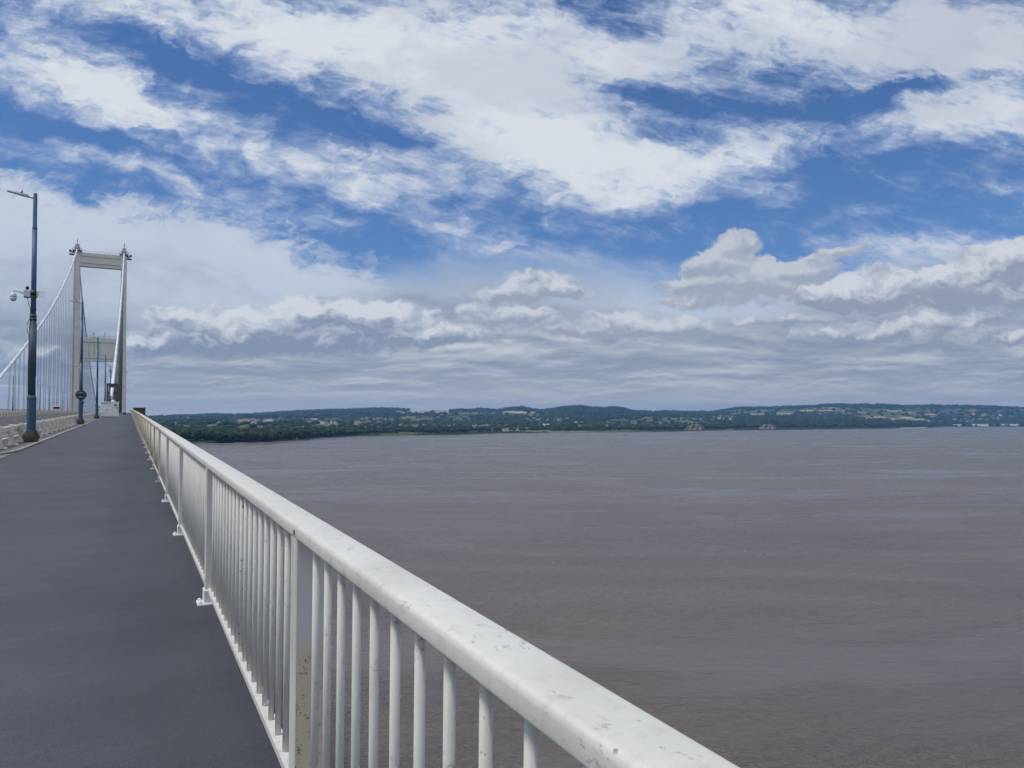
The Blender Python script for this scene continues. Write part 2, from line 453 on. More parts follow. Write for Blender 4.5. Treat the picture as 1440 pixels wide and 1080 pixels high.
# far land: fields, hedges and the floor of the woods; "wood" and "dry" are painted on the ground as land use
nt, b = mat('land'); p = pos_co(nt)
wa = nt.node('ShaderNodeAttribute', attribute_name='wood'); wood = S(nt, wa.outputs['Fac'])
da = nt.node('ShaderNodeAttribute', attribute_name='dry'); dry = S(nt, da.outputs['Fac'])
pw = nt.mapping(p, scl=(.0042, .0042, 0))
fc = nt.vor(pw, 1.0, 'F1', 1)
fr, fg, fb = nt.sep(fc)
he = nt.vor(pw, 1.0, 'DISTANCE_TO_EDGE', 0)
c = nt.ramp(fr, [(0, (.060, .082, .032)), (.35, (.085, .105, .042)), (.6, (.115, .125, .055)), (.8, (.16, .15, .075)), (1, (.24, .20, .11))])
c = nt.mix(dry, c, (.40, .34, .22))
c = nt.mix(nt.ss(he, .03, .06, .9, 0), c, (.025, .034, .018))
nn = nt.noise(p, .012, 6, .7)
c = nt.mix(nt.ss(wood + (nn - .5) * .5, .42, .52), c, (.026, .036, .020))
c = nt.mix(nt.ss(nn, .5, .75) * .35, c, (.04, .05, .025))
nt.put(b.inputs['Base Color'], c); b.inputs['Roughness'].default_value = 1; b.inputs['Specular IOR Level'].default_value = .1

nt, b = mat('foliage'); p = pos_co(nt)
g = nt.node('ShaderNodeNewGeometry'); ri = S(nt, g.outputs['Random Per Island'])
c = nt.ramp(ri, [(0, (.012, .024, .012)), (.4, (.020, .034, .015)), (.75, (.032, .048, .020)), (1, (.055, .070, .028))])
n1 = nt.noise(p, .35, 4, .7)
c = nt.mix(nt.ss(n1, .4, .7) * .5, c, (.018, .026, .014))
nt.put(b.inputs['Base Color'], c); b.inputs['Roughness'].default_value = .9; b.inputs['Specular IOR Level'].default_value = .15
for nm, a_, b_ in (('mud', (.16, .13, .10), (.10, .08, .065)), ('sand', (.36, .31, .25), (.26, .22, .17)), ('saltmarsh', (.08, .09, .045), (.13, .12, .07)), ('cliff_rock', (.30, .22, .15), (.12, .095, .07)), ('grey_rock', (.26, .24, .21), (.12, .115, .1))):
    nt, b = mat(nm); p = pos_co(nt)
    n1 = nt.noise(nt.mapping(p, scl=(1, 1, 2)), .05, 7, .7)
    nt.put(b.inputs['Base Color'], nt.mix(nt.ss(n1, .4, .62), a_, b_)); b.inputs['Roughness'].default_value = .95
for nm, c_ in (('wall_white', (.68, .66, .60)), ('wall_cream', (.52, .48, .40)), ('wall_grey', (.38, .37, .36)), ('roof_slate', (.13, .13, .15)), ('roof_tile', (.24, .14, .10)), ('window_glass', (.03, .035, .04)), ('metal_roof', (.60, .62, .64)), ('car_white', (.75, .75, .75))):
    nt, b = mat(nm); p = pos_co(nt)
    n1 = nt.noise(p, .4, 4, .6)
    nt.put(b.inputs['Base Color'], nt.mix(nt.ss(n1, .4, .7) * .3, c_, tuple(x * .7 for x in c_))); b.inputs['Roughness'].default_value = .8
# ---------------------------------------------------------------- mesh helpers
class MB:
    def __init__(s): s.v = []; s.f = []; s.smooth = []; s.mi = []; s.cur = 0

    def add(s, vs, fs, smooth=False):
        o = len(s.v); s.v += [tuple(v) for v in vs]
        for f in fs:
            s.f.append(tuple(i + o for i in f)); s.smooth.append(smooth); s.mi.append(s.cur)
        return s

    def box(s, x0, x1, y0, y1, z0, z1, bev=0):
        if bev:
            b = bev
            pr = [(x0 + b, y0), (x1 - b, y0), (x1, y0 + b), (x1, y1 - b), (x1 - b, y1), (x0 + b, y1), (x0, y1 - b), (x0, y0 + b)]
            xm, ym = (x0 + x1) / 2, (y0 + y1) / 2
            ins = [(x + (b if x < xm else -b), y + (b if y < ym else -b)) for x, y in pr]
            rings = [[(x, y, z0) for x, y in pr], [(x, y, z1 - b) for x, y in pr], [(x, y, z1) for x, y in ins]]
            return s.loft(rings)
        return s.add([(x0, y0, z0), (x1, y0, z0), (x1, y1, z0), (x0, y1, z0), (x0, y0, z1), (x1, y0, z1), (x1, y1, z1), (x0, y1, z1)],
                     [(3, 2, 1, 0), (4, 5, 6, 7), (0, 1, 5, 4), (1, 2, 6, 5), (2, 3, 7, 6), (3, 0, 4, 7)])

    def loft(s, rings, closed=True, caps=True, smooth=False):
        n = len(rings[0]); vs = [p for r in rings for p in r]; fs = []
        for i in range(len(rings) - 1):
            for j in range(n if closed else n - 1):
                k = (j + 1) % n
                fs.append((i * n + j, i * n + k, (i + 1) * n + k, (i + 1) * n + j))
        s.add(vs, fs, smooth)
        if caps and closed:
            o = len(s.v) - len(vs)
            s.f.append(tuple(o + j for j in reversed(range(n)))); s.smooth.append(False); s.mi.append(s.cur)
            s.f.append(tuple(o + (len(rings) - 1) * n + j for j in range(n))); s.smooth.append(False); s.mi.append(s.cur)
        return s

    def lathe(s, prof, n=16, c=(0, 0), turn=0, smooth=True):
        rings = [[(c[0] + r * cos(2 * pi * j / n + turn), c[1] + r * sin(2 * pi * j / n + turn), z) for j in range(n)] for r, z in prof]
        return s.loft(rings, smooth=smooth)

    def tube(s, pts, r, n=8, smooth=True, r2=None):
        pts = [Vector(p) for p in pts]; rings = []
        for i, p in enumerate(pts):
            t = (pts[min(i + 1, len(pts) - 1)] - pts[max(i - 1, 0)]).normalized()
            a = t.cross(Vector((0, 0, 1)))
            if a.length < 1e-3: a = Vector((1, 0, 0))
            a.normalize(); b = a.cross(t).normalized()
            rr = r if r2 is None else r + (r2 - r) * i / (len(pts) - 1)
            rings.append([tuple(p + rr * (cos(2 * pi * j / n) * a + sin(2 * pi * j / n) * b)) for j in range(n)])
        return s.loft([list(reversed(q)) for q in rings], smooth=smooth)

    def mesh(s, name, *mats):
        me = bpy.data.meshes.new(name)
        me.from_pydata(s.v, [], s.f)
        for m in mats: me.materials.append(M[m])
        me.polygons.foreach_set('use_smooth', s.smooth)
        me.polygons.foreach_set('material_index', s.mi)
        me.update()
        return me

    def build(s, name, mats, parent=None, loc=None, rot=None):
        if isinstance(mats, str): mats = (mats,)
        return link(name, s.mesh(name, *mats), parent, loc, rot)


def link(name, data, parent=None, loc=None, rot=None):
    o = bpy.data.objects.new(name, data); COL.objects.link(o)
    if parent is not None: o.parent = parent
    if loc is not None: o.location = loc
    if rot is not None: o.rotation_euler = rot
    return o


def tag(o, label=None, cat=None, group=None, kind=None):
    for k, v in (('label', label), ('category', cat), ('group', group), ('kind', kind)):
        if v: o[k] = v
    return o


def empty(name, loc=(0, 0, 0), rot=(0, 0, 0)):
    o = link(name, None, None, loc, rot); o.empty_display_size = .3
    return o


def copy_tree(o, parent=None, loc=None, rot=None):
    c = o.copy(); COL.objects.link(c)
    if parent is not None: c.parent = parent
    if loc is not None: c.location = loc
    if rot is not None: c.rotation_euler = rot
    for ch in [q for q in bpy.data.objects if q.parent == o] if not hasattr(copy_tree, 'kids') else copy_tree.kids.get(o.name, []):
        copy_tree(ch, c)
    return c


GR, CV = .0195, 1.09e-5
def Zd(y): return GR * y - (CV * y * y if y > 0 else 0)
def slope(y): return GR - (2 * CV * y if y > 0 else 0)
def on(x, y, z=0): return (x, y, Zd(y) + z)
def ys(a, b, st): 
    n = max(1, int(round((b - a) / st))); return [a + (b - a) * i / n for i in range(n + 1)]


def sweep(mb, prof, yy, smooth=False, caps=True):
    """a cross-section in x and height carried along the deck"""
    return mb.loft([[(x, y - slope(y) * z, Zd(y) + z) for x, z in prof] for y in yy], caps=caps, smooth=smooth)


def rect(x0, x1, z0, z1): return [(x0, z0), (x0, z1), (x1, z1), (x1, z0)]


XL, XR = -26.3, -3.45           # the planes of the two cables
YT, YT2 = 476.0, 1464.0         # the towers
ALL = ys(-70, 60, 5) + ys(80, 1960, 20)
# ---------------------------------------------------------------- deck, road, paths
tag(sweep(MB(), [(-31.4, -.02), (.72, -.02), (.72, -.30), (-2.5, -.55), (-7, -3.0), (-23, -3.0), (-28.5, -.55), (-31.4, -.30)], ALL).build('bridge_deck', 'tower_seam'), kind='structure')
tag(sweep(MB(), [(-3.36, 0), (.72, 0), (.72, -.018), (-3.36, -.018)], ALL).build('footpath', 'path_asphalt'), kind='structure')
tag(sweep(MB(), [(-25.9, 0), (-4.42, 0), (-4.42, -.018), (-25.9, -.018)], ALL).build('road', 'road_asphalt'), kind='structure')
tag(sweep(MB(), [(-31.4, 0), (-27.3, 0), (-27.3, -.018), (-31.4, -.018)], ALL).build('far_footpath', 'path_asphalt'), kind='structure')
tag(sweep(MB(), [(-27.29, .10), (-25.91, .10), (-25.91, -.018), (-27.29, -.018)], ALL).build('far_verge', 'verge_concrete'), kind='structure')
# the verge by the near path: kerb runs straight, then turns towards the barrier
kerb = [(-3.36, y) for y in ys(1960, 100, 20) + ys(95, 32, 3)] + [(-3.37, 31.2), (-3.42, 30.4), (-3.52, 29.6), (-3.66, 28.9), (-3.84, 28.3), (-4.05, 27.9), (-4.28, 27.7)]
mb = MB()
for k in range(len(kerb) - 1):
    (xa, ya), (xb, yb) = kerb[k], kerb[k + 1]
    mb.add([on(xa - .10, ya, .06), on(-4.415, ya, .06), on(-4.415, yb, .06), on(min(xb - .10, -4.3), yb, .06) if xb - .1 < -4.3 else on(xb - .10, yb, .06)], [(0, 3, 2, 1)])
tag(mb.build('verge', 'verge_concrete'), kind='structure')
mb = MB(); rings = []
for k, (x, y) in enumerate(kerb):
    a = Vector(kerb[max(k - 1, 0)]); b = Vector(kerb[min(k + 1, len(kerb) - 1)]); t = (b - a).normalized(); n = Vector((t.y, -t.x))
    rings.append([on(x, y, -.01), on(x, y, .058), on(x + n.x * .02, y + n.y * .02, .066), on(x + n.x * .10, y + n.y * .10, .066), on(x + n.x * .10, y + n.y * .10, -.01)])
mb.loft(rings)
tag(mb.build('kerb', 'kerb_stone'), kind='structure')
mb = MB(); rings = []
for k, (x, y) in enumerate(kerb[-60:]):
    rings.append([on(x + .002, y, .004), on(x + .05, y - (.04 if x < -3.4 else 0), .004)])
mb.loft(rings, closed=False, caps=False)
tag(mb.build('kerb_joint_shadow', 'joint_and_shadow'), kind='structure')  # dark strip colours in the shadow of the joint at the kerb's foot
# pale concrete apron where the kerb has turned away
tag(sweep(MB(), [(-4.42, .002), (-3.40, .002), (-3.40, -.018), (-4.42, -.018)], ys(-60, 32, 4)).build('concrete_apron', 'patch_concrete'), kind='structure')
tag(sweep(MB(), [(-3.40, .003), (-3.36, .003), (-3.36, -.018), (-3.40, -.018)], ys(-60, 31, 4)).build('apron_joint', 'joint_and_shadow'), kind='structure')
# road markings
mb = MB()
for x0, x1 in ((-17.62, -17.47), (-5.35, -5.2), (-19.0, -18.85)):
    for a, b in zip(ALL[:-1], ALL[1:]): mb.add([on(x0, a, .004), on(x1, a, .004), on(x1, b, .004), on(x0, b, .004)], [(0, 1, 2, 3)])
for xx in (-8.6, -11.6, -14.6, -22.4):
    y = -60
    while y < 1500:
        mb.add([on(xx - .06, y, .004), on(xx + .06, y, .004), on(xx + .06, y + 2, .004), on(xx - .06, y + 2, .004)], [(0, 1, 2, 3)]); y += 9
tag(mb.build('road_markings', 'road_paint'), kind='structure')

# ---------------------------------------------------------------- the railing beside the path
BAY, NB = 3.66, 20
PY = [2.99 + BAY * k for k in range(-1, 131)]
HR = []                                          # handrail section, corners rounded
for cx, cz, a0, rr in ((.677, 1.146, 0, .012), (.584, 1.140, 90, .018), (.574, 1.112, 180, .008), (.681, 1.112, 270, .008)):
    for q in range(4): HR.append((cx + rr * cos(R(a0 + q * 30)), cz + rr * sin(R(a0 + q * 30))))
HR.reverse()
BAL = MB().tube([(0, 0, .128), (0, 0, .62), (0, 0, 1.106)], .0134, 12).mesh('baluster', 'rail_paint')
BALO = MB().tube([(0, 0, .128), (0, 0, 1.106)], .0140, 6).mesh('baluster', 'old_rail_paint')


def post_mesh(name, *m):
    mb = MB().box(-.047, .066, -.050, .050, .004, 1.105, .005)
    if len(m) > 1:
        mb.cur = 1; mb.add([(-.0415, -.0508, .02), (.0605, -.0508, .02), (.0605, -.0508, 1.1), (-.0415, -.0508, 1.1)], [(0, 1, 2, 3)])
    return mb.mesh(name, *m)


POST = post_mesh('post', 'rail_paint'); POSTO = post_mesh('post', 'old_rail_paint'); POSTS = post_mesh('post', 'rail_paint', 'stained_post_paint_b')
FOOT = MB().box(-.058, .074, -.062, .062, .012, .118, .006).box(-.105, .080, -.090, .080, -.002, .013, .004)
FOOT.lathe([(.014, .012), (.014, .026), (.006, .031)], 8, (-.082, .055)).lathe([(.014, .012), (.014, .026), (.006, .031)], 8, (-.082, -.06))
FOOTO = FOOT.mesh('foot', 'old_rail_paint'); FOOT = FOOT.mesh('foot', 'boot_paint')
Xb = .617


def railing(name, label, k0, k1, bal, post, foot, m, nbal, y0=None, special=None):
    root = empty(name, on(.62, PY[k0]))
    L = root.location
    inv = Matrix.Translation(-L)
    def child(nm, data, loc=(0, 0, 0), rot=(0, 0, 0)): return link(nm, data, root, Vector(loc) - L, rot)
    a, b = (PY[k0] if y0 is None else y0), PY[k1]
    child('handrail', sweep(MB(), HR, ys(a + .0015, b - .0015, 3.66), smooth=True).mesh('handrail', m))
    child('bottom_rail', sweep(MB(), rect(Xb - .030, Xb + .026, .098, .128), ys(a, b, 3.66)).mesh('bottom_rail', m))
    n = 0; rest = MB(); nb = 0; restp = MB(); restf = MB()
    for k in range(k0, k1 + 1):
        y = PY[k]; rx = atan(slope(y))
        if k < k1 or special:
            if n < 100:
                p = child('post', special[1] if special and k == special[0] else post, on(Xb, y), (rx, 0, 0)); n += 1
                link('foot', foot, p)
            else:
                z = Zd(y); restp.box(Xb - .047, Xb + .043, y - .05, y + .05, z, z + 1.105); restf.box(Xb - .13, Xb + .06, y - .06, y + .06, z, z + .1)
        if k < k1:
            for q in range(1, NB):
                yb = y + BAY * q / NB
                if nb < nbal:
                    child('baluster', bal, on(Xb, yb), (rx, 0, 0)); nb += 1
                else:
                    z = Zd(yb); rest.tube([(Xb, yb, z + .128), (Xb, yb - .02, z + 1.106)], .014, 6)
    if rest.v:
        o = child('baluster', rest.mesh('baluster', m)); o['kind'] = 'stuff'
    if restp.v:
        o = child('post', restp.mesh('post', m)); o['kind'] = 'stuff'
        o2 = link('foot', restf.mesh('foot', m), o); o2['kind'] = 'stuff'
    tag(root, label, 'railing')
    return root


r1 = railing('railing', 'white painted steel railing with round bars, running from the foreground along the path', 0, 5, BAL, POST, FOOT, 'rail_paint', 100, y0=-1.1, special=(1, POSTS))
# one bar with its paint knocked off in small dark chips
for o_ in [q for q in bpy.data.objects if q.parent == r1 and q.name.split('.')[0] == 'baluster']:
    if abs((o_.location + r1.location).y - (PY[1] + BAY * 10 / NB)) < .05:
        me_ = BAL.copy(); me_.materials.clear(); me_.materials.append(M['chipped_rail_paint']); o_.data = me_; o_['label'] = 'white bar with dark chips knocked out of its paint'
# a few dark slots and pock marks in the inner face of the handrail
for y in (2.93, 10.2):
    link('joint_slot', MB().box(-.0045, .002, -.003, .003, -.010, .010).mesh('joint_slot', 'black_plastic'), r1, Vector(on(.5665, y, 1.126)) - r1.location)
railing('railing', 'yellowed older railing continuing beyond the fresh white section towards the tower', 5, 131, BALO, POSTO, FOOTO, 'old_rail_paint', 100)
# railing on the far side of the bridge
root = empty('railing', on(-31.2, 150))
L = root.location
for nm, pr in (('handrail', rect(-31.25, -31.13, 1.06, 1.12)), ('bottom_rail', rect(-31.22, -31.16, .1, .13))):
    link(nm, sweep(MB(), pr, ys(150, 1700, 20)).mesh(nm, 'old_rail_paint'), root, -L)
pm = MB().box(-.045, .045, -.05, .05, 0, 1.06).mesh('post', 'old_rail_paint'); rest = MB(); bars = MB()
for k in range(260):
    y = 150 + k * 3.66
    if k < 100: link('post', pm, root, Vector(on(-31.19, y)) - L)
    else: z = Zd(y); rest.box(-31.235, -31.145, y - .05, y + .05, z, z + 1.06)
    if y < 500:
        for q in range(1, 10):
            yb = y + 3.66 * q / 10; z = Zd(yb); bars.box(-31.203, -31.177, yb - .013, yb + .013, z + .12, z + 1.07)
o = link('post', rest.mesh('post', 'old_rail_paint'), root, -L); o['kind'] = 'stuff'
o = link('baluster', bars.mesh('baluster', 'old_rail_paint'), root, -L); o['kind'] = 'stuff'
tag(root, 'distant cream railing on the opposite side of the road, behind the far crash barrier', 'railing')

# ---------------------------------------------------------------- crash barriers
def barrier(label, xf, sgn, y0, y1, sp, m='barrier_paint', lift=0.0):
    """xf: the plane of the posts; sgn: the side the box beam is on"""
    root = empty('crash_barrier', on(xf, y0)); L = root.location; root.location.z += lift
    yy = ys(y0 - 1.0, y1, 6)
    x1, x2 = sorted((xf + sgn * .075, xf + sgn * .20))
    prof = [(x1, .40), (x1, .45), (x1 + .03, .49), (x1 + .03, .56), (x1, .60), (x1, .755), (x1 + .02, .775), (x2 - .02, .775), (x2, .755), (x2, .60), (x2 - .03, .56), (x2 - .03, .49), (x2, .45), (x2, .40)]
    link('beam', sweep(MB(), prof, yy).mesh('beam', m), root, -L)
    pb = MB().box(-.088, .078, -.05, .05, -.25 if lift else .0, .80, .008).mesh('post', m)
    bt = MB()
    for z in (.70, .52): bt.box(-.035, .035, -.075, -.05, z - .012, z + .012, .004)
    bt = bt.mesh('bolt', 'cap_white')
    cp = MB()
    for cx, cy in ((.17, -.10), (.17, .16)): cp.lathe([(.06, 0), (.06, .015), (.05, .035), (.025, .05), (.004, .054)], 12, (cx, cy))
    cp = cp.mesh('anchor_cap', 'cap_white')
    n = 0; y = y0; rest = MB()
    while y < y1:
        if n < 100:
            p = link('post', pb, root, Vector(on(xf, y, .055)) - L); n += 1
            if y < 130: link('bolt', bt, p); link('anchor_cap', cp, p)
            elif n < 100 and sgn < 0: link('anchor_cap', cp, p)
        else:
            z = Zd(y); rest.box(xf - .075, xf + .075, y - .05, y + .05, z, z + .8)
        y += sp
    if rest.v:
        o = link('post', rest.mesh('post', m), root, -L); o['kind'] = 'stuff'
    return tag(root, label, 'crash barrier')


barrier('cream steel crash barrier between the path verge and the road, behind the blue lamp posts', -4.05, -1, 13.6, 700, 3.05)
barrier('cream steel crash barrier along the opposite edge of the road', -18.2, -1, 60, 900, 3.05, 'barrier_paint', .2)


# marker post with a blue top by the near barrier
root = empty('marker_post', on(-4.32, 32.3, .06))
MB().box(-.065, .065, -.03, .03, 0, 1.0, .01).build('shaft', 'marker_white', root)
MB().box(-.072, .072, -.037, .037, 1.0, 1.2, .01).build('cap', 'marker_blue', root)
tag(root, 'slim white marker post with a dark blue top behind the crash barrier', 'marker post')


# ---------------------------------------------------------------- street lamps
def oct_(r, z, turn=pi / 8): return [(r * cos(turn + 2 * pi * j / 8), r * sin(turn + 2 * pi * j / 8), z) for j in range(8)]


def lamp(loc, side=-1, near=True):
    root = empty('street_lamp', loc)
    mb = MB().loft([oct_(.24, 0), oct_(.28, .06), oct_(.34, .22)], caps=True)
    pl = mb.build('plinth', 'mossy_concrete', root)
    MB().loft([oct_(.34, .221), oct_(.32, .26), oct_(.23, .44), oct_(.19, .50)]).build('plinth_collar', 'plinth_dark', root)
    b_ = MB().loft([oct_(.178, .5), oct_(.178, 1.78), oct_(.186, 1.80), oct_(.186, 1.86), oct_(.135, 1.98)])
    bs = b_.build('base_column', 'blue_paint', root)
    MB().box(-.07, .07, -.185, -.166, .75, 1.3, .004).build('access_door', 'blue_paint', bs)
    MB().lathe([(.135, 1.98), (.128, 3.3), (.120, 5.30)], 14).build('lower_shaft', 'blue_paint', root)
    sl = MB().lathe([(.128, 5.30), (.128, 5.36)], 14)
    sh = MB().lathe([(.100, 5.36), (.094, 9.05)], 14).build('middle_shaft', 'upper_blue_paint', root)
    MB().lathe([(.104, 5.30), (.135, 5.301), (.135, 5.34), (.104, 5.40)], 14).build('shaft_collar', 'faded_blue_paint', root)
    MB().lathe([(.094, 9.05), (.099, 9.052), (.099, 9.10), (.080, 9.13), (.076, 10.55), (.06, 10.58)], 14).build('upper_shaft', 'upper_blue_paint', root)
    s = side
    lu = MB().tube([(s * .07, 0, 10.36), (s * .30, 0, 10.40)], .032, 8)
    lu.build('bracket', 'galvanised', root)
    pr = []
    for t, hw, hh, zz in ((.22, .05, .04, 10.40), (.29, .10, .06, 10.42), (.52, .12, .065, 10.46), (.58, .12, .042, 10.475), (.98, .11, .030, 10.54), (1.02, .08, .02, 10.545)):
        pr.append([(s * t, -hw, zz - hh * .6), (s * t, -hw * .7, zz + hh), (s * t, hw * .7, zz + hh), (s * t, hw, zz - hh * .6)])
    if s > 0: pr = [list(reversed(q)) for q in pr]
    hd = MB().loft(pr).build('lamp_head', 'galvanised', root)
    MB().lathe([(.035, 10.54), (.035, 10.60), (.012, 10.62), (.010, 10.70)], 8, (s * .48, 0)).build('light_sensor', 'dark_steel', hd)
    return root


YL = [37.6 + 36.6 * k for k in range(14)]
XP = -3.66


def lamp_at(x, y, side, label, proto=[None, None]):
    i = 0 if side < 0 else 1
    if proto[i] is None:
        proto[i] = lamp(on(x, y, .06), side); r = proto[i]
        def kids(o):
            ks = [q for q in bpy.data.objects if q.parent == o]
            copy_tree.kids[o.name] = ks
            for k in ks: kids(k)
        if not hasattr(copy_tree, 'kids'): copy_tree.kids = {}
        kids(r)
    else:
        r = copy_tree(proto[i], None, on(x, y, .06))
        if x > -10 and y > 60: r.rotation_euler = (0, 0, 0)
    return tag(r, label, 'street lamp', 'street lamps along the bridge')


LBL = ['blue street lamp with a white dome camera halfway up, nearest and tallest in view',
       'blue street lamp with a round dark sign seen from behind low on its post',
       'blue street lamp just left of the white cabinet at the edge of the path',
       'blue street lamp whose foot is hidden behind the left end of the white cabinet',
       'blue street lamp rising behind the middle of the white cabinet, second lamp beyond it',
       'blue street lamp with small white cameras just left of the dark cable cage']
lamps = []
for k, y in enumerate(YL):
    if k == 12: continue
    lamps.append(lamp_at(XP, y, -1, LBL[k] if k < 6 else 'small distant blue street lamp beyond the dark cable cage, behind the suspension cable'))
copyL = []
for k in range(5, 16):
    y = 37.6 + 36.6 * k
    lb = {6: 'lamp across the road at the far left, leftmost of the tall ones there', 7: 'lamp across the road hidden partly by the near blue lamp post',
          8: 'lamp across the road just right of the near blue lamp post', 9: 'lamp across the road above the parked cream truck',
          10: 'lamp across the road just right of the cream truck', 11: 'lamp across the road close to the left leg of the tower'}.get(k, 'tiny lamp across the road beyond the left leg of the tower' if k > 11 else 'lamp across the road beyond the left edge')
    if k == 5: continue
    lamp_at(-29.6, y, 1, lb)

# things fixed to the first lamp: cabinets, camera, aerials, straps
cc = empty('security_camera', on(XP, YL[0], 6.25))
MB().box(-.36, -.11, -.10, .10, -.06, .22, .01).build('control_box', 'camera_white', cc)
MB().box(.10, .17, -.07, .07, -.04, .20, .01).build('junction_box', 'camera_white', cc)
MB().lathe([(.125, -.08), (.125, -.03)], 14).lathe([(.123, .0), (.123, .22)], 14).build('strap', 'black_plastic', cc)
MB().tube([(-.30, 0, .06), (-.52, -.02, .14), (-.68, -.03, .17), (-.72, -.03, .12)], .032, 8).build('arm', 'camera_white', cc)
dm = MB().lathe([(.03, .10), (.075, .06), (.125, -.02), (.132, -.10), (.128, -.105)], 18, (-.72, -.03)).build('housing', 'camera_white', cc)
MB().lathe([(.122, -.105), (.122, -.122)], 18, (-.72, -.03)).build('seal_ring', 'black_plastic', dm)
MB().lathe([(.127, -.122), (.124, -.18), (.095, -.25), (.045, -.28), (.004, -.285)], 18, (-.72, -.03)).build('dome', 'camera_white', dm)
MB().box(-.34, -.14, -.09, .09, -.10, -.06, .01).build('bracket', 'dark_steel', cc)
MB().lathe([(.03, .24), (.065, .27), (.07, .34), (.05, .39), (.01, .40)], 12, (-.23, 0)).build('sensor', 'black_plastic', cc)
mb = MB()
for z in (.20, .15, .10, .02, -.03): mb.tube([(.17, 0, z), (.42 if z != .10 else .36, 0, z)], .007, 5)
mb.build('aerial', 'galvanised', cc)
MB().tube([(-.22, -.02, -.10), (-.18, -.02, -.3), (-.10, -.05, -.55), (-.115, -.05, -1.0), (-.20, -.05, -1.2), (-.21, -.05, -1.45), (-.14, -.05, -1.7), (-.13, -.05, -4.2)], .012, 6).build('cable', 'black_plastic', cc)
tag(cc, 'white dome security camera with control box and short aerials fixed to the nearest lamp post', 'security camera')
# dark bands strapped round the near post
for z in (3.15, 3.95, 4.62, 5.18, 5.62):
    r = .134 if z < 5.3 else .108
    o = MB().lathe([(r, -.035), (r + .006, -.03), (r + .006, .03), (r, .035)], 14).build('strap', 'black_plastic', lamps[0]); o.location = (0, 0, z)
tag(MB().lathe([(.142, 2.75), (.142, 5.0)], 14).build('cladding_sleeve', 'faded_blue_paint', lamps[0]), 'grey sleeve wrapped round the middle of the post')

sg = empty('road_sign', on(XP, YL[1], 2.56))
q = MB(); ring = [[(.42 * cos(2 * pi * j / 32), yy, .42 * sin(2 * pi * j / 32)) for j in range(32)] for yy in (.19, .205)]; q.loft(ring).build('plate', 'sign_back', sg)
MB().box(-.30, .30, .165, .19, .16, .20).box(-.30, .30, .165, .19, -.20, -.16).build('rail', 'galvanised', sg)
MB().lathe([(.142, .15), (.142, .21)], 12).lathe([(.142, -.21), (.142, -.15)], 12).build('clamp', 'galvanised', sg)
tag(sg, 'round dark road sign seen from behind on the second lamp post', 'road sign')
o = MB().box(.14, .24, -.06, .06, -.10, .12, .01).build('switch_box', 'dark_steel', None, on(XP, YL[1], 1.9)); tag(o, 'small dark box clamped to the second lamp post below the sign', 'switch box')

cc = empty('security_camera', on(XP, YL[5], 6.6))
MB().box(-.35, -.12, -.1, .1, -.3, .3, .01).build('control_box', 'camera_white', cc)
MB().lathe([(.15, -.6), (.16, -.4), (.05, -.3)], 12, (-.45, 0)).build('housing', 'camera_white', cc)
tag(cc, 'small white camera and box on the distant lamp left of the cable cage', 'security camera')
# short pole with a camera across the road at the far left
pc = empty('camera_pole', on(-29.6, 217, .06))
MB().lathe([(.26, 0), (.26, 1.0), (.16, 1.1), (.15, 4.9), (.10, 4.95)], 12).build('pole', 'faded_blue_paint', pc)
h = MB().box(-.1, .75, -.16, .16, 5.15, 5.42, .03).build('camera_housing', 'dark_steel', pc)
MB().tube([(0, 0, 4.9), (.2, 0, 5.2)], .05, 6).build('bracket', 'galvanised', pc)
tag(pc, 'short dark pole with a box camera on top, at the far left across the road', 'camera pole')

# ---------------------------------------------------------------- cabinet, cage, board box, truck
cb = empty('equipment_cabinet', on(-2.66, 134, 0), (0, 0, 0))
MB().box(-1.25, 1.25, -.55, .55, .08, 2.30, .02).build('body', 'cabinet_paint', cb)
MB().box(-1.18, 1.18, -.5, .5, 0, .08).build('plinth', 'dark_steel', cb)
MB().box(-1.32, 1.32, -.62, .62, 2.30, 2.40, .03).build('roof', 'cabinet_paint', cb)
for k, (a, b_) in enumerate(((-1.22, -.42), (-.40, .30), (.32, 1.22))):
    d = MB().box(a, b_, -.575, -.55, .12, 2.08 if k < 2 else 2.26, .01).build('door', 'cabinet_paint', cb)
    MB().box(a + .06 if k == 1 else b_ - .14, a + .12 if k == 1 else b_ - .08, -.61, -.575, 1.05, 1.22, .006).build('handle', 'dark_steel', d)
MB().box(-1.15, .12, -.572, -.55, 2.12, 2.24, .005).build('vent', 'galvanised', cb)
MB().box(.62, .98, -.585, -.575, 1.72, 1.98).build('notice', 'marker_blue', cb)
MB().box(.72, 1.02, -.583, -.575, 1.38, 1.52).build('notice', 'road_paint', cb)
MB().box(1.02, 1.14, -.583, -.575, 1.30, 1.62).build('notice', 'amber', cb)
MB().lathe([(.30, 2.40), (.28, 2.55), (.18, 2.70), (.05, 2.76)], 14, (.45, 0)).build('dome', 'camera_white', cb)
for z in (1.5, 1.1, .6): MB().box(-1.62, -1.25, -.2, .1, z, z + .14, .01).build('side_bracket', 'dark_steel' if z == 1.5 else 'galvanised', cb)
tag(cb, 'white steel equipment cabinet with three doors standing on the left of the path', 'cabinet')

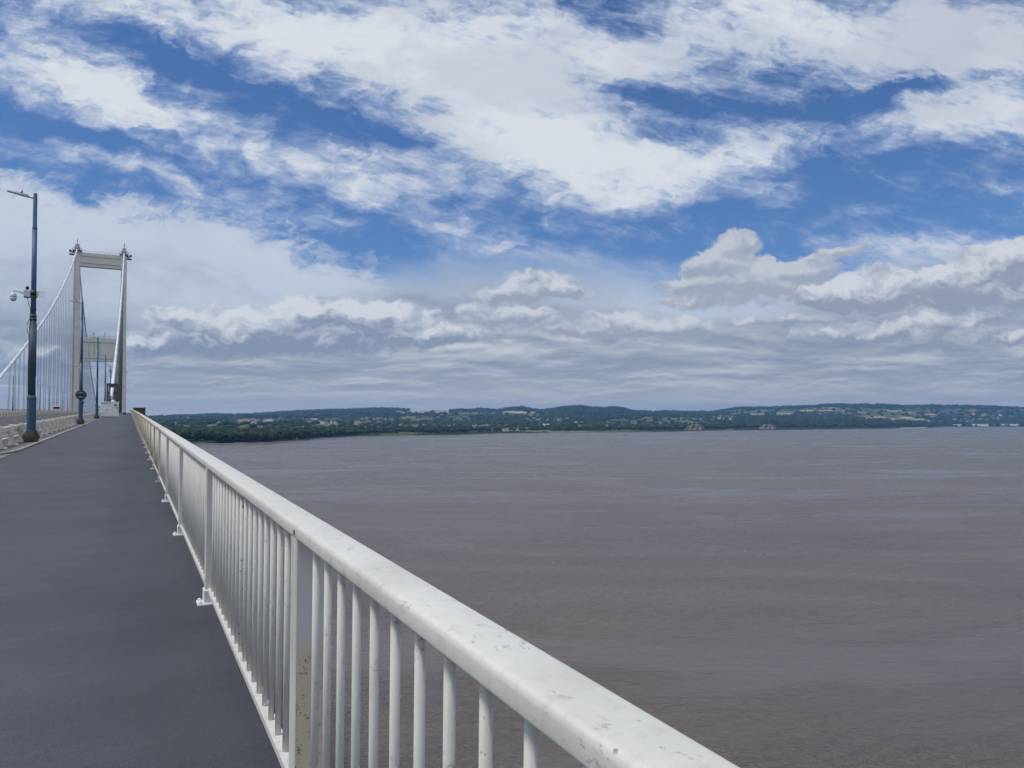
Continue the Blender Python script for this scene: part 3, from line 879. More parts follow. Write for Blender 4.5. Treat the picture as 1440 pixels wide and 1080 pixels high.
YC = 198.0
cg = empty('cable_cage', on(XR, YC)); zc = 7.0
for sx in (-1.05, 1.05):
    for sy in (-2.2, 2.2): MB().box(sx - .09, sx + .09, sy - .09, sy + .09, 0, zc).build('corner_post', 'dark_steel', cg)
for z in (zc - .3, zc - 1.9, zc - 2.1, 3.0): MB().box(-1.0, 1.0, -2.3, -2.18, z, z + .16).box(-1.0, 1.0, 2.18, 2.3, z, z + .16).build('crossbar', 'dark_steel', cg)
mb = MB()
for k in range(17):
    x = -.96 + k * .12; mb.box(x - .038, x + .038, -2.16, -2.13, .1, zc)
for k in range(30): 
    y = -2.05 + k * .14; mb.box(-1.0, -.97, y - .04, y + .04, .1, zc); mb.box(.97, 1.0, y - .04, y + .04, .1, zc)
mb.build('mesh_panel', 'dark_steel', cg)
MB().box(-1.15, 1.15, -2.4, 2.4, zc, zc + .1).build('top_frame', 'dark_steel', cg)
tag(cg, 'dark steel mesh cage round the foot of the right suspension cable behind the white cabinet', 'cage')

bx = empty('boarded_enclosure', on(2.1, 192, 0))
for a in ((-1.15, 1.25, -3.4, -3.3), (1.17, 1.25, -3.3, 3.3), (-1.15, 1.25, 3.3, 3.4)): MB().box(*a, -1.6, 1.50).build('wall', 'brown_board', bx)
MB().box(-1.25, 1.35, -3.5, 3.5, 1.50, 1.58).build('roof', 'dark_steel', bx)
MB().box(-1.35, 1.3, -3.4, 3.4, -1.8, -1.6).build('floor_slab', 'dark_steel', bx)
tag(bx, 'brown boarded box standing out beyond the railing near the end of the path', 'enclosure')
bo = MB().lathe([(.30, 0), (.34, .25), (.28, .5), (.1, .55)], 10).build('sandbag', 'black_plastic', None, on(-.9, 205)); tag(bo, 'small dark lump lying on the path just left of the distant railing', 'bag')

tk = empty('maintenance_truck', on(-23.6, 324, 0))
MB().box(-1.15, 1.15, -2.4, -.5, .55, 2.35, .12).build('cab', 'truck_cream', tk)
MB().box(-1.0, 1.0, -2.43, -2.38, 1.45, 2.15, .02).build('windscreen', 'glass_dark', tk)
MB().box(-1.2, 1.2, -.45, 5.0, .75, 1.0).build('flatbed', 'dark_steel', tk)
MB().box(-.95, .95, .2, 4.6, 1.0, 2.95, .1).build('load', 'camera_white', tk)
MB().box(-.8, .8, -1.7, -1.3, 2.36, 2.55, .04).build('beacon_bar', 'amber', tk)
MB().box(-1.2, 1.2, -2.5, -2.4, .45, .75, .03).build('bumper', 'dark_steel', tk)
for sx in (-.85, .85): MB().box(sx - .15, sx + .15, -2.45, -2.395, .85, 1.02, .01).build('headlight', 'cap_white', tk)
for sx in (-1.0, 1.0):
    for yy in (-1.6, 3.6):
        MB().loft([[(sx + dx_, yy + .45 * cos(2 * pi * j / 16), .45 + .45 * sin(2 * pi * j / 16)) for j in range(16)] for dx_ in (-.14, .14)]).build('wheel', 'black_plastic', tk)
tag(tk, 'cream maintenance truck with a pale load parked across the road, behind the far barrier', 'truck')

# ---------------------------------------------------------------- towers
def ztop(y): return Zd(y) + (88.6 if y < 900 else 84.6)
def shx(y): return -2.6 * (y - YT) / 988 if y > YT else 0.0


def leg_rings(cx, cy, zs):
    out = []
    for z, hw, hd in zs:
        c_ = .28
        out.append([(cx - hw, cy - hd + c_, z), (cx - hw + c_, cy - hd, z), (cx + hw - c_, cy - hd, z), (cx + hw, cy - hd + c_, z),
                    (cx + hw, cy + hd - c_, z), (cx + hw - c_, cy + hd, z), (cx - hw + c_, cy + hd, z), (cx - hw, cy + hd - c_, z)])
    return out


def tower(yt, label, detail):
    root = empty('bridge_tower', (0.5 * (XL + XR), yt, Zd(yt))); L = Vector(root.location)
    ch = lambda nm, mb, m, par=root: link(nm, mb.mesh(nm, *((m,) if isinstance(m, str) else m)), par, -L if par is root else (0, 0, 0))
    z0, zt = Zd(yt), ztop(yt)
    for cx in (XL + shx(yt), XR + shx(yt)):
        ins = 1 if cx < -15 else -1
        lg = ch('leg', MB().loft(leg_rings(cx, yt, [(WATER + 6, 2.1, 2.9), (z0 - 3, 1.90, 2.6), (z0 + 45, 1.66, 2.4), (zt, 1.42, 2.2)])), 'tower_paint')
        if detail:
            # the raised flange down the face of each leg, set towards its inner edge
            mb = MB(); mb.loft([[(cx - 1.90 * k + .05, yt - hd - .004, z), (cx - 1.90 * k + .05, yt - hd - .30, z), (cx - 1.90 * k + .55, yt - hd - .30, z), (cx - 1.90 * k + .55, yt - hd - .004, z)] for z, k, hd in ((z0 - 3, .95, 2.6), (zt - 14, .77, 2.24))])
            ch('flange', mb, 'tower_paint', lg)
        if detail:
            mb = MB()
            for k_ in range(8):
                z_ = z0 + 4 + k_ * 10.6; hw_ = 1.90 - (z_ - z0 + 3) / 91.6 * .48 + .004; hd_ = 2.6 - (z_ - z0 + 3) / 91.6 * .40 + .012
                mb.box(cx - hw_ + .3, cx + hw_ - .3, yt - hd_ - .02, yt - hd_ + .1, z_ - .05, z_ + .05)
            ch('plate_seam', mb, 'tower_seam', lg)
        # gantries round the saddle
        ch('platform', MB().box(cx - 2.2, cx + 2.2, yt - 3.1, yt + 3.1, zt, zt + .35).box(cx - ins * 1.6 - 2.2, cx - ins * 1.6 + 2.2, yt - 2.0, yt + 2.0, zt - 1.7, zt - 1.45), 'dark_steel')
        mb = MB()
        for ax in (-2.15, -1.1, 0, 1.1, 2.15):
            for ay in (-3.05, 3.05): mb.box(cx + ax - .06, cx + ax + .06, yt + ay - .06, yt + ay + .06, zt + .45, zt + 1.7)
        for zz in (1.05, 1.6):
            for ay in (-3.05, 3.05): mb.box(cx - 2.2, cx + 2.2, yt + ay - .05, yt + ay + .05, zt + zz, zt + zz + .1)
            for ax in (-2.18, 2.18): mb.box(cx + ax - .05, cx + ax + .05, yt - 3.0, yt + 3.0, zt + zz, zt + zz + .1)
        ch('guard_rail', mb, 'galvanised')
        ch('saddle_housing', MB().box(cx - 1.35, cx + 1.35, yt - 2.1, yt + 2.1, zt + .45, zt + 2.9, .4).box(cx - .85, cx + .85, yt - 1.3, yt + 1.3, zt + 2.9, zt + 4.3, .3), 'galvanised')
        if detail: ch('side_gantry', MB().box(cx - ins * 3.3 - .6, cx - ins * 3.3 + .6, yt - 1.0, yt + 1.0, zt - .2, zt + .8, .15), 'dark_steel')
        ch('gantry_arm', MB().box(min(cx - ins * 1.3, cx - ins * 2.8), max(cx - ins * 1.3, cx - ins * 2.8), yt - 1, yt + 1, zt - .6, zt - .2), 'dark_steel')
        ch('mast', MB().tube([(cx, yt, zt + 4.2), (cx, yt, zt + 7.6)], .14, 6).lathe([(.28, zt + 5.9), (.4, zt + 6.2), (.28, zt + 6.6)], 8, (cx, yt)).tube([(cx + 1.1, yt, zt + 2.5), (cx + 1.1, yt, zt + 6)], .08, 5).tube([(cx - 1.0, yt, zt + 2.5), (cx - 1.0, yt, zt + 5.2)], .08, 5), 'galvanised')
        ch('pier', MB().loft([[(cx + 5.5 * cos(2 * pi * j / 20), yt + 7 * sin(2 * pi * j / 20), z) for j in range(20)] for z in (WATER - 10, WATER + 6)]), 'pier_concrete')
    xa, xb = XL + 1.35 + shx(yt), XR - 1.35 + shx(yt)
    for zb, zh, nm in ((zt - 7.9, zt - .35, 'top'), (z0 + 28.6, z0 + 41.4, 'mid')):
        k = 1 if nm == 'top' else 0
        xa2, xb2 = (xa - .05, xb + .05) if k else (xa + .25, xb - .25)
        cbm = ch('crossbeam', MB().box(xa2, xb2, yt - 1.9, yt + 1.9, zb, zh), 'tower_paint')
        if detail:
            mb = MB(); hh = zh - zb
            for fr in ((.72, .22) if k else (.80, .10)): mb.box(xa2, xb2, yt - 2.02, yt - 1.9, zb + hh * fr - .10, zb + hh * fr + .10)
            if not k:
                for fr in (.24, .37, .5): mb.box(xa2 + (xb2 - xa2) * fr - .06, xa2 + (xb2 - xa2) * fr + .06, yt - 2.0, yt - 1.9, zb + hh * .13, zb + hh * .78)
            ch('seam', mb, 'tower_seam', cbm).location = (0, 0, 0)
            mb = MB()
            x = xa2
            while x < xb2: mb.box(x - .04, x + .04, yt - 1.85, yt - 1.77, zh, zh + 1.1); x += 2.0
            mb.box(xa2, xb2, yt - 1.84, yt - 1.78, zh + 1.0, zh + 1.1)
            ch('handrail', mb, 'galvanised', cbm)
            if not k:
                for fr in (.35, .63): ch('lamp_bracket', MB().tube([(xa2 + (xb2 - xa2) * fr, yt - 1.5, zh), (xa2 + (xb2 - xa2) * fr, yt - 1.5, zh + 2.4)], .10, 6).box(xa2 + (xb2 - xa2) * fr - .35, xa2 + (xb2 - xa2) * fr + .35, yt - 1.8, yt - 1.2, zh + 2.3, zh + 2.7), 'galvanised', cbm)
    ch('crossbeam', MB().box(xa, xb, yt - 1.9, yt + 1.9, z0 - 9, z0 - 4), 'tower_paint')
    if detail: ch('access_door', MB().box(XR - .2, XR + 1.0, yt - 3.2, yt - 2.6, z0, z0 + 1.3, .05), 'cap_white')
    tag(root, label, 'bridge tower')
    return root


tower(YT, 'tall pale steel portal tower of the suspension bridge, near end, standing over the road', True)
tower(YT2, 'far steel tower of the suspension bridge, small behind the right cable of the near one', False)

# ---------------------------------------------------------------- main cables
sd = np.array([207, 236, 265.5, 330, 399, YT - 1.0]); sz = np.array([12.0, 19.2, 27.0, 44.4, 67.2, ztop(YT) + 1.4])
pc3 = np.polyfit(sd, sz, 3)
zm = Zd(970) + 2.2; zt1 = ztop(YT) + 1.4
def zc_(y):
    if y <= YT: return float(np.polyval(pc3, y)) if y > 200 else float(np.polyval(pc3, 200) - (200 - y) * np.polyval(np.polyder(pc3), 200))
    if y <= YT2: return zm + ((zt1 if y < 970 else zt1 - 4) - zm) * ((y - 970) / 494.) ** 2
    return zt1 - 4 - (y - YT2) * .30


def cable(x, label):
    root = empty('suspension_cable', (x, 186, Zd(186))); L = Vector(root.location)
    pts = [(x + shx(y), y, zc_(y)) for y in ys(186, YT, 6) + ys(YT + 9, YT2, 10)] + [(x + shx(YT2), y, zc_(y)) for y in ys(YT2 + 10, 1760, 20)]
    link('cable_strand', MB().tube(pts, .36, 12).mesh('cable_strand', 'cable_white'), root, -L)
    mb = MB()
    for sx in (-.45, .45): mb.tube([(px + sx, py, pz + 1.35) for px, py, pz in pts if py < 700], .016, 4)
    for px, py, pz in pts:
        if 215 < py < 700 and int(py / 6) % 3 == 0:
            for sx in (-.45, .45): mb.tube([(px + sx * .3, py, pz + .2), (px + sx, py, pz + 1.38)], .025, 4)
    link('hand_rope', mb.mesh('hand_rope', 'hanger_steel'), root, -L)
    bands = []; y = 222.0
    while y < 1700:
        if abs(y - YT) > 8 and abs(y - YT2) > 8: bands.append(y)
        y += 9.15
    n = 0; rest = MB(); rb = MB(); x0 = x
    for i, yb in enumerate(bands):
        dz_ = zc_(yb); zlow = Zd(yb); x = x0 + shx(yb)
        if dz_ - zlow < 1.2: continue
        yo = yb + (1.4 if i % 2 else -1.4)
        if n < 100:
            b_ = MB()
            for e in (-.14, .14): b_.tube([(x + e * .8, yb, dz_ - .3), (x + e * .8, yo, zlow - .1)], .040, 6)
            link('hanger', b_.mesh('hanger', 'hanger_steel'), root, -L)
            g = MB().tube([(x, yb - .38, zc_(yb - .38)), (x, yb + .38, zc_(yb + .38))], .37, 12); g.box(x - .10, x + .10, yb - .28, yb + .28, dz_ - .75, dz_ - .2)
            link('cable_band', g.mesh('cable_band', 'galvanised'), root, -L); n += 1
        else: rest.tube([(x, yb, dz_ - .3), (x, yo, zlow - .1)], .07, 5); rb.tube([(x, yb - .38, zc_(yb - .38)), (x, yb + .38, zc_(yb + .38))], .37, 8)
    if rest.v:
        link('hanger', rest.mesh('hanger', 'hanger_steel'), root, -L)['kind'] = 'stuff'
        link('cable_band', rb.mesh('cable_band', 'galvanised'), root, -L)['kind'] = 'stuff'
    tag(root, label, 'suspension cable')


cable(XL, 'left white suspension cable with its hangers, sweeping down from the tower to the left edge')
cable(XR, 'right white suspension cable coming steeply down from the tower to the dark cage')
# anchorage below the ends of the cables and two approach piers, under the deck
an = MB().box(-29.5, -.3, 150, 200, WATER - 8, Zd(150) - 3.1).build('anchorage_block', 'pier_concrete'); tag(an, 'massive concrete anchorage block under the deck where the cables end', 'anchorage')
for k, y in enumerate((-40, 40)):
    tag(MB().box(-24, -6, y - 1.5, y + 1.5, WATER - 8, Zd(y) - 3.05).build('bridge_pier', 'pier_concrete'), 'plain concrete pier under the approach deck', 'pier', 'approach piers under the deck')
# ---------------------------------------------------------------- water, land, woods, houses
def spot(u, D, z=0.0):
    """the point at distance D in the compass direction that lies u pixels across the frame"""
    a = atan((u - 720) / F)
    return (D * (cos(a) * ST + sin(a) * CT), D * (cos(a) * CT - sin(a) * ST), z)


def zview(u, v, D): return EYE + (HORV - v) / F * D * cos(atan((u - 720) / F))


SH = np.array([(-1600, 652), (-400, 640), (0, 622), (200, 626), (285, 624.5), (330, 624), (370, 622.5), (420, 619.5), (440, 617), (480, 615), (500, 614), (560, 612.8), (640, 612), (700, 609.5), (800, 608.7), (880, 608), (960, 607), (1040, 605.7), (1130, 604.5), (1230, 603.5), (1310, 601.6), (1350, 600.8), (1440, 600.6), (2000, 600.5), (3200, 603)])
RG = np.array([(-1600, 586), (0, 587), (200, 588), (240, 586), (300, 584), (340, 584), (380, 581.5), (410, 579.5), (440, 578), (480, 577), (540, 575), (580, 577), (620, 578), (650, 577), (675, 576), (700, 577), (720, 574), (735, 573.5), (760, 578.5), (790, 573.5), (815, 572), (830, 574), (850, 574.5), (870, 574), (890, 579), (920, 580.5), (935, 579), (960, 580), (1005, 580), (1025, 576.5), (1040, 574.5), (1080, 574), (1130, 572), (1160, 570), (1230, 569.5), (1250, 570), (1270, 572), (1300, 571), (1350, 572), (1400, 573), (1425, 574.5), (1440, 574), (2000, 572), (3200, 580)], float)
RD = np.array([(-1600, 9000), (200, 9500), (480, 9500), (640, 9000), (760, 8200), (900, 8600), (1000, 10000), (1160, 9600), (1300, 10200), (1440, 10800), (3200, 11000)], float)
def Ds(u):
    v = np.interp(u, SH[:, 0], SH[:, 1]); return (EYE - WATER) * F / (v - HORV) / np.cos(np.arctan((u - 720) / F))


def fb(x, y, sc, oct=4, seed=0.0):
    return mnoise.fractal(Vector((x / sc + seed, y / sc - seed, seed * .3)), 1.0, 2.0, oct, noise_basis='PERLIN_ORIGINAL')


def height(u, r):
    s = float(Ds(u)); rd = float(np.interp(u, RD[:, 0], RD[:, 1])); vr = float(np.interp(u, RG[:, 0], RG[:, 1]))
    zr = zview(u, vr, rd)
    x, y, _ = spot(u, r)
    if r < s: return WATER - min(6, (s - r) * .02)
    d = r - s
    mid = .34
    t = d / (rd - s)
    bank = -33.5 + 2.5 * fb(x, y, 700, 3, 4)
    zmid = 2 if u < 900 else 14
    if d < 90: z = WATER + (bank - WATER) * min(1, d / 90) ** .6
    elif t < mid:
        k = (d - 90) / (mid * (rd - s) - 90); k = min(max(k, 0), 1); k2 = k ** 1.25
        if 1020 < u < 1330:                                   # steep wooded bank behind the water there
            g = min(1, (u - 1020) / 60, (1330 - u) / 60); k2 = k2 * (1 - g) + g * min(1, k * 1.5) ** .6
        z = bank + (zmid - bank) * k2
    elif t <= 1:
        k = (t - mid) / (1 - mid); z = zmid + (zr - zmid) * (k * .45 + .55 * (k * k * (3 - 2 * k)))
    else:
        z = zr - (r - rd) * .05
    am = min(1, max(0, t) / .5) * (1 - .85 * exp(-((t - 1) / .10) ** 2))
    return z + am * (16 * fb(x, y, 1400, 4, 1.5) + 5 * fb(x, y, 350, 3, 7))


def wooded(u, r, x, y):
    s = float(Ds(u)); d = r - s
    w_ = .5 + 1.0 * fb(x, y, 900, 4, 2.2)
    rd = float(np.interp(u, RD[:, 0], RD[:, 1])); t = d / (rd - s)
    if t > .84: w_ += .45
    if u > 1030 and u < 1300 and t < .30: w_ += .5
    if 760 < u < 900 and t > .5: w_ += .35
    if t > .45 and 430 < u < 560: w_ += .30
    if .06 < t < .3 and u < 1000: w_ -= .10
    for (ua, va, ub, vb) in DRY:
        vv = HORV - (ZH[0] - EYE) * F / (r * cos(atan((u - 720) / F)))
        if ua < u < ub and va < vv < vb: return 0.0, 1.0
    return min(1, max(0, w_)), 0.0


ZH = [0.0]
DRY = [(556, 578.5, 600, 582), (575, 576.5, 632, 580.5), (706, 578, 730, 580), (722, 577.5, 737, 582), (715, 579, 755, 580.6), (1058, 581.5, 1075, 583), (1090, 580.5, 1115, 584), (1124, 576.5, 1144, 579.5), (1150, 577, 1172, 579), (1186, 576, 1188, 583), (1200, 577.5, 1208, 580),
       (1238, 577, 1272, 578.4), (1268, 579.2, 1292, 580.8), (1228, 585.5, 1245, 588), (1240, 588.5, 1300, 593), (1265, 586, 1285, 590), (1280, 591.5, 1308, 594), (1300, 582, 1316, 583.5), (1318, 581, 1336, 583), (1308, 585, 1325, 587), (1310, 592, 1330, 593.6), (1216, 589.8, 1222, 592), (975, 580.2, 990, 581.2), (1400, 586, 1425, 587.5)]
us = np.concatenate([np.linspace(-1500, 180, 110), np.linspace(186, 1500, 560), np.linspace(1512, 3000, 90)])
fr = np.concatenate([[-.06, -.02, 0, .002, .006, .012], np.linspace(.02, 1.12, 130), [1.2, 1.35]])
vs = []; wood = []; dry = []
for u in us:
    s = float(Ds(u)); rd = float(np.interp(u, RD[:, 0], RD[:, 1]))
    for f_ in fr:
        r = s + f_ * (rd - s); z = height(u, r); ZH[0] = z
        x, y, _ = spot(u, r)
        vs.append((x, y, z)); w_, d_ = wooded(u, r, x, y); wood.append(w_); dry.append(d_)
nf = len(fr); fs = []
for i in range(len(us) - 1):
    for j in range(nf - 1):
        a = i * nf + j; fs.append((a, a + 1, a + nf + 1, a + nf))
me = bpy.data.meshes.new('hills'); me.from_pydata(vs, [], [tuple(reversed(f)) for f in fs])
for nm, dat in (('wood', wood), ('dry', dry)):
    at = me.attributes.new(nm, 'FLOAT', 'POINT'); at.data.foreach_set('value', dat)
me.materials.append(M['land']); me.polygons.foreach_set('use_smooth', [True] * len(me.polygons)); me.update()
tag(link('hills', me), kind='structure')
# water
W0 = 15500
wm = MB().add([(-W0, -W0, WATER), (W0, -W0, WATER), (W0, W0, WATER), (-W0, W0, WATER)], [(0, 1, 2, 3)]).build('water', 'estuary_water')
tag(wm, kind='structure')


# foreshore: strips of mud, sand and marsh along the water's edge
def strip(name, m, ua, ub, d0, d1, h0, h1, jag):
    mb = MB(); a = []; b_ = []
    n = int((ub - ua) / 4) + 2
    for i in range(n):
        u = ua + (ub - ua) * i / (n - 1); s = float(Ds(u)); e = sin(pi * i / (n - 1)) ** .4
        j1 = jag * fb(u, 0, 18, 4, d0); j2 = jag * fb(u, 9, 18, 4, d1)
        m0 = (d0 + d1) / 2
        a.append(spot(u, s + m0 + (d0 - m0) * e + j1, WATER + h0)); b_.append(spot(u, s + m0 + (d1 - m0) * e + j2, WATER + h1))
    mb.loft([a, b_], closed=False, caps=False)
    tag(mb.build(name, m), kind='structure')


strip('mud_bank', 'mud', 240, 520, -50, 40, .15, 1.6, 14)
strip('sand_beach', 'sand', 262, 302, 8, 55, 1.8, 4.0, 6)
strip('sand_beach', 'sand', 330, 368, -4, 26, 1.3, 3.0, 5)
strip('shore_marsh', 'saltmarsh', 440, 700, 0, 46, .7, 3.0, 14)
strip('mud_bank', 'mud', 480, 1000, -60, 10, .15, 1.0, 22)
strip('shore_marsh', 'saltmarsh', 660, 960, 5, 100, .9, 4.5, 25)
strip('mud_bank', 'mud', 960, 1440, -60, 40, .15, 3, 30)
strip('sand_beach', 'sand', 1262, 1304, -60, 60, .5, 6, 25)


# ---------------------------------------------------------------- trees as clumps of foliage
def ico(sub):
    bm = bmesh.new(); bmesh.ops.create_icosphere(bm, subdivisions=sub, radius=1)
    v = np.array([q.co[:] for q in bm.verts]); f = np.array([[q.index for q in p.verts] for p in bm.faces]); bm.free(); return v, f


ICO = {1: ico(1), 2: ico(2)}
rs = np.random.RandomState(5)


def clumps(name, cs, sub, m='foliage'):
    """cs: rows of x, y, z, radius, height factor"""
    v0, f0 = ICO[sub]; cs = np.array(cs); n = len(cs); nv = len(v0)
    jit = 1 + rs.uniform(-.28, .28, (n, nv, 1))
    ang = rs.uniform(0, 6.28, n); c_, s_ = np.cos(ang)[:, None], np.sin(ang)[:, None]
    v = v0[None] * jit
    x = v[..., 0] * c_ - v[..., 1] * s_; y = v[..., 0] * s_ + v[..., 1] * c_
    P_ = np.stack([x * cs[:, 3:4] + cs[:, 0:1], y * cs[:, 3:4] + cs[:, 1:2], v[..., 2] * (cs[:, 3] * cs[:, 4])[:, None] + cs[:, 2:3]], -1).reshape(-1, 3)
    Fc = (f0[None] + (np.arange(n) * nv)[:, None, None]).reshape(-1, 3)
    me = bpy.data.meshes.new(name); me.vertices.add(len(P_)); me.vertices.foreach_set('co', P_.ravel())
    me.loops.add(Fc.size); me.loops.foreach_set('vertex_index', Fc.ravel().astype(np.int32))
    me.polygons.add(len(Fc)); me.polygons.foreach_set('loop_start', np.arange(0, Fc.size, 3, dtype=np.int32)); me.polygons.foreach_set('loop_total', np.full(len(Fc), 3, np.int32))
    me.update(calc_edges=True); me.materials.append(M[m])
    return link(name, me)


def tree(lst, u, r, h, sub_n=4):
    x, y, _ = spot(u, r); z = height(u, r)
    for q in range(sub_n):
        rr = h * rs.uniform(.20, .34)
        lst.append((x + rs.normal(0, h * .22), y + rs.normal(0, h * .22), z + h * rs.uniform(.35, .78), rr, rs.uniform(.75, 1.05)))


near = []
u = 232.0
while u < 520:                                   # the dark wood on the point
    s = float(Ds(u))
    dens = 9 if u < 505 else 5
    for q in range(dens):
        gap = 60 if 255 < u < 304 else (12 if u < 440 else 40)
        d = gap + rs.uniform(0, 1) ** 1.2 * (330 if u < 460 else 240)
        tree(near, u + rs.uniform(-2, 2), s + d, rs.uniform(13, 23) * (1.0 if u < 470 else .8), 5)
    u += 2.2
o = clumps('shore_wood', near, 2); tag(o, 'dark wood standing along the water on the left shore', 'wood', kind='stuff')
belt = []
u = 505.0
while u < 1330:                                  # tree belt along the far shore
    s = float(Ds(u))
    for q in range(7 if u < 900 else 9):
        d = (70 if u < 700 else 130) + rs.uniform(0, 1) ** 1.3 * (520 if u < 900 else 900)
        if fb(u, q * 3, 22, 2, 9) > .28 and u < 1000: continue
        if 962 < u < 994 and d < 260: continue
        tree(belt, u + rs.uniform(-2, 2), s + d, rs.uniform(9, 19), 3)
    u += 1.9
o = clumps('shore_tree_belt', belt, 1); tag(o, 'belt of trees lining the far shore across the water', 'wood', kind='stuff')
far = []
n = 0
while n < 15000:
    u = rs.uniform(190, 1490); t = rs.uniform(.03, 1.01); s = float(Ds(u)); rd = float(np.interp(u, RD[:, 0], RD[:, 1])); r = s + t * (rd - s)
    x, y, _ = spot(u, r); z = height(u, r); ZH[0] = z; w_, d_ = wooded(u, r, x, y); n += 1
    if d_ > 0 or rs.uniform(0, 1) > (1.0 if w_ > .5 else .16): continue
    k = rs.uniform(9, 17) * (.8 + r / 14000)
    far.append((x, y, z + k * .35, k, rs.uniform(.5, .9)))
    if t > .93: far.append((x + rs.normal(0, 15), y + rs.normal(0, 15), z + k * .4, k * .8, .8))
o = clumps('hill_woods', far, 1); tag(o, 'woods and hedgerow trees covering the distant hills', 'wood', kind='stuff')
hedge = []
for q in range(260):                            # hedgerows as lines of bushes
    u = rs.uniform(200, 1480); t = rs.uniform(.08, .9); s = float(Ds(u)); rd = float(np.interp(u, RD[:, 0], RD[:, 1])); r = s + t * (rd - s)
    a = rs.uniform(-.25, .25) * r / 1060; L_ = rs.uniform(8, 22)
    for k in range(int(L_)):
        uu = u + k * 1.0; r2 = r + k * 14 * rs.uniform(-.1, .1) + k * a
        x, y, _ = spot(uu, r2); hedge.append((x, y, height(uu, r2) + 3, rs.uniform(5, 9), .7))
o = clumps('hedgerows', hedge, 1); tag(o, 'dark hedgerows between the distant fields', 'hedges', kind='stuff')


# ---------------------------------------------------------------- houses
def house_mesh(L_, W_, H_, wall, roof, chim=True):
    mb = MB().box(-L_ / 2, L_ / 2, -W_ / 2, W_ / 2, -3, H_)
    mb.cur = 1; rh = W_ * .42; o_ = .35
    v_ = [(-L_ / 2 - o_, -W_ / 2 - o_, H_), (L_ / 2 + o_, -W_ / 2 - o_, H_), (L_ / 2 + o_, W_ / 2 + o_, H_), (-L_ / 2 - o_, W_ / 2 + o_, H_), (-L_ / 2 - o_, 0, H_ + rh), (L_ / 2 + o_, 0, H_ + rh)]
    mb.add([(x, y, z + .01) for x, y, z in v_], [(0, 1, 5, 4), (2, 3, 4, 5), (0, 4, 3), (1, 2, 5), (3, 2, 1, 0)])
    mb.cur = 0
    if chim: mb.box(L_ * .28, L_ * .28 + .9, -.5, .5, H_ + rh * .5, H_ + rh + 1.2)
    mb.cur = 2
    for k in range(3):
        x = -L_ / 2 + L_ * (k + .5) / 3
        for z in ((1.2, 3.9) if H_ > 4.5 else (1.2,)): mb.box(x - .6, x + .6, -W_ / 2 - .03, W_ / 2 + .03, z, z + 1.2)
    return mb.mesh('house', wall, roof, 'window_glass')


HM = [house_mesh(11, 8, 5.4, 'wall_white', 'roof_slate'), house_mesh(14, 8, 5.2, 'wall_cream', 'roof_tile'), house_mesh(9, 8, 5.6, 'wall_grey', 'roof_slate'), house_mesh(18, 9, 5, 'wall_white', 'roof_tile')]
vill = [  # u range, v range, count, label, group
    (330, 400, 592, 596.5, 34, 'small pale house of the village above the dark wood on the left shore', 'houses above the dark left wood'),
    (430, 480, 591, 596.5, 30, 'small pale house of the town just right of the dark left wood', 'houses right of the dark left wood'),
    (500, 560, 590, 597, 44, 'tiny white house of the town on the rise, left part of the far land', 'houses on the rise'),
    (560, 640, 600, 603, 14, 'tiny pale house low among trees near the shore, left of centre', 'houses low near the shore'),
    (655, 730, 600.5, 606.5, 44, 'tiny pale house of the waterside village, middle of the far shore', 'houses of the waterside village'),
    (740, 802, 590.5, 595.5, 34, 'tiny pale house on the slope below the central wooded hill', 'houses below the central hill'),
    (815, 935, 596, 603, 34, 'tiny pale house among the trees right of the waterside village', 'houses right of the waterside village'),
    (1000, 1030, 586, 590.5, 10, 'tiny house on the hillside above the red cliff', 'houses above the red cliff'),
    (1210, 1240, 586, 591, 10, 'tiny farmhouse beside the pale fields on the right hillside', 'houses beside the pale fields'),
    (1340, 1410, 584, 595, 18, 'tiny house scattered on the rightmost hillside', 'houses on the rightmost hillside')]


def ray_ground(u, v):
    """walk out along the sight line until it meets the land"""
    s = float(Ds(u)); best = None
    for k in range(400):
        r = s + 60 + k * 22
        if zview(u, v, r) <= height(u, r): return r
    return None


for ua, ub, va, vb, n, lb, gp in vill:
    for q in range(n):
        u = rs.uniform(ua, ub); v = rs.uniform(va, vb); r = ray_ground(u, v)
        if r is None or r > 9500: continue
        x, y, _ = spot(u, r); z = height(u, r)
        sc = 1.1 + max(0, (r - 3000)) / 5000
        o = link('house', HM[q % 4], None, (x, y, z + 2.5 * sc), (0, 0, rs.uniform(0, 6.28)))
        o.scale = (sc, sc, sc)
        tag(o, lb, 'house', gp)


def shed(u, v, L_, W_, H_, rz, label, m='metal_roof', name='warehouse', wm_='wall_white'):
    r = ray_ground(u, v) or 4000
    x, y, _ = spot(u, r); z = height(u, r) + 3
    rt = empty(name, (x, y, z), (0, 0, rz))
    MB().box(-L_ / 2, L_ / 2, -W_ / 2, W_ / 2, -6, H_).build('wall', wm_, rt)
    MB().add([(-L_ / 2 - 1, -W_ / 2 - 1, H_ + .02), (L_ / 2 + 1, -W_ / 2 - 1, H_ + .02), (L_ / 2 + 1, W_ / 2 + 1, H_ + .02), (-L_ / 2 - 1, W_ / 2 + 1, H_ + .02), (-L_ / 2 - 1, 0, H_ * 1.4), (L_ / 2 + 1, 0, H_ * 1.4)],
             [(0, 1, 5, 4), (2, 3, 4, 5), (0, 4, 3), (1, 2, 5)]).build('roof', m, rt)
    tag(rt, label, name.replace('_', ' '))


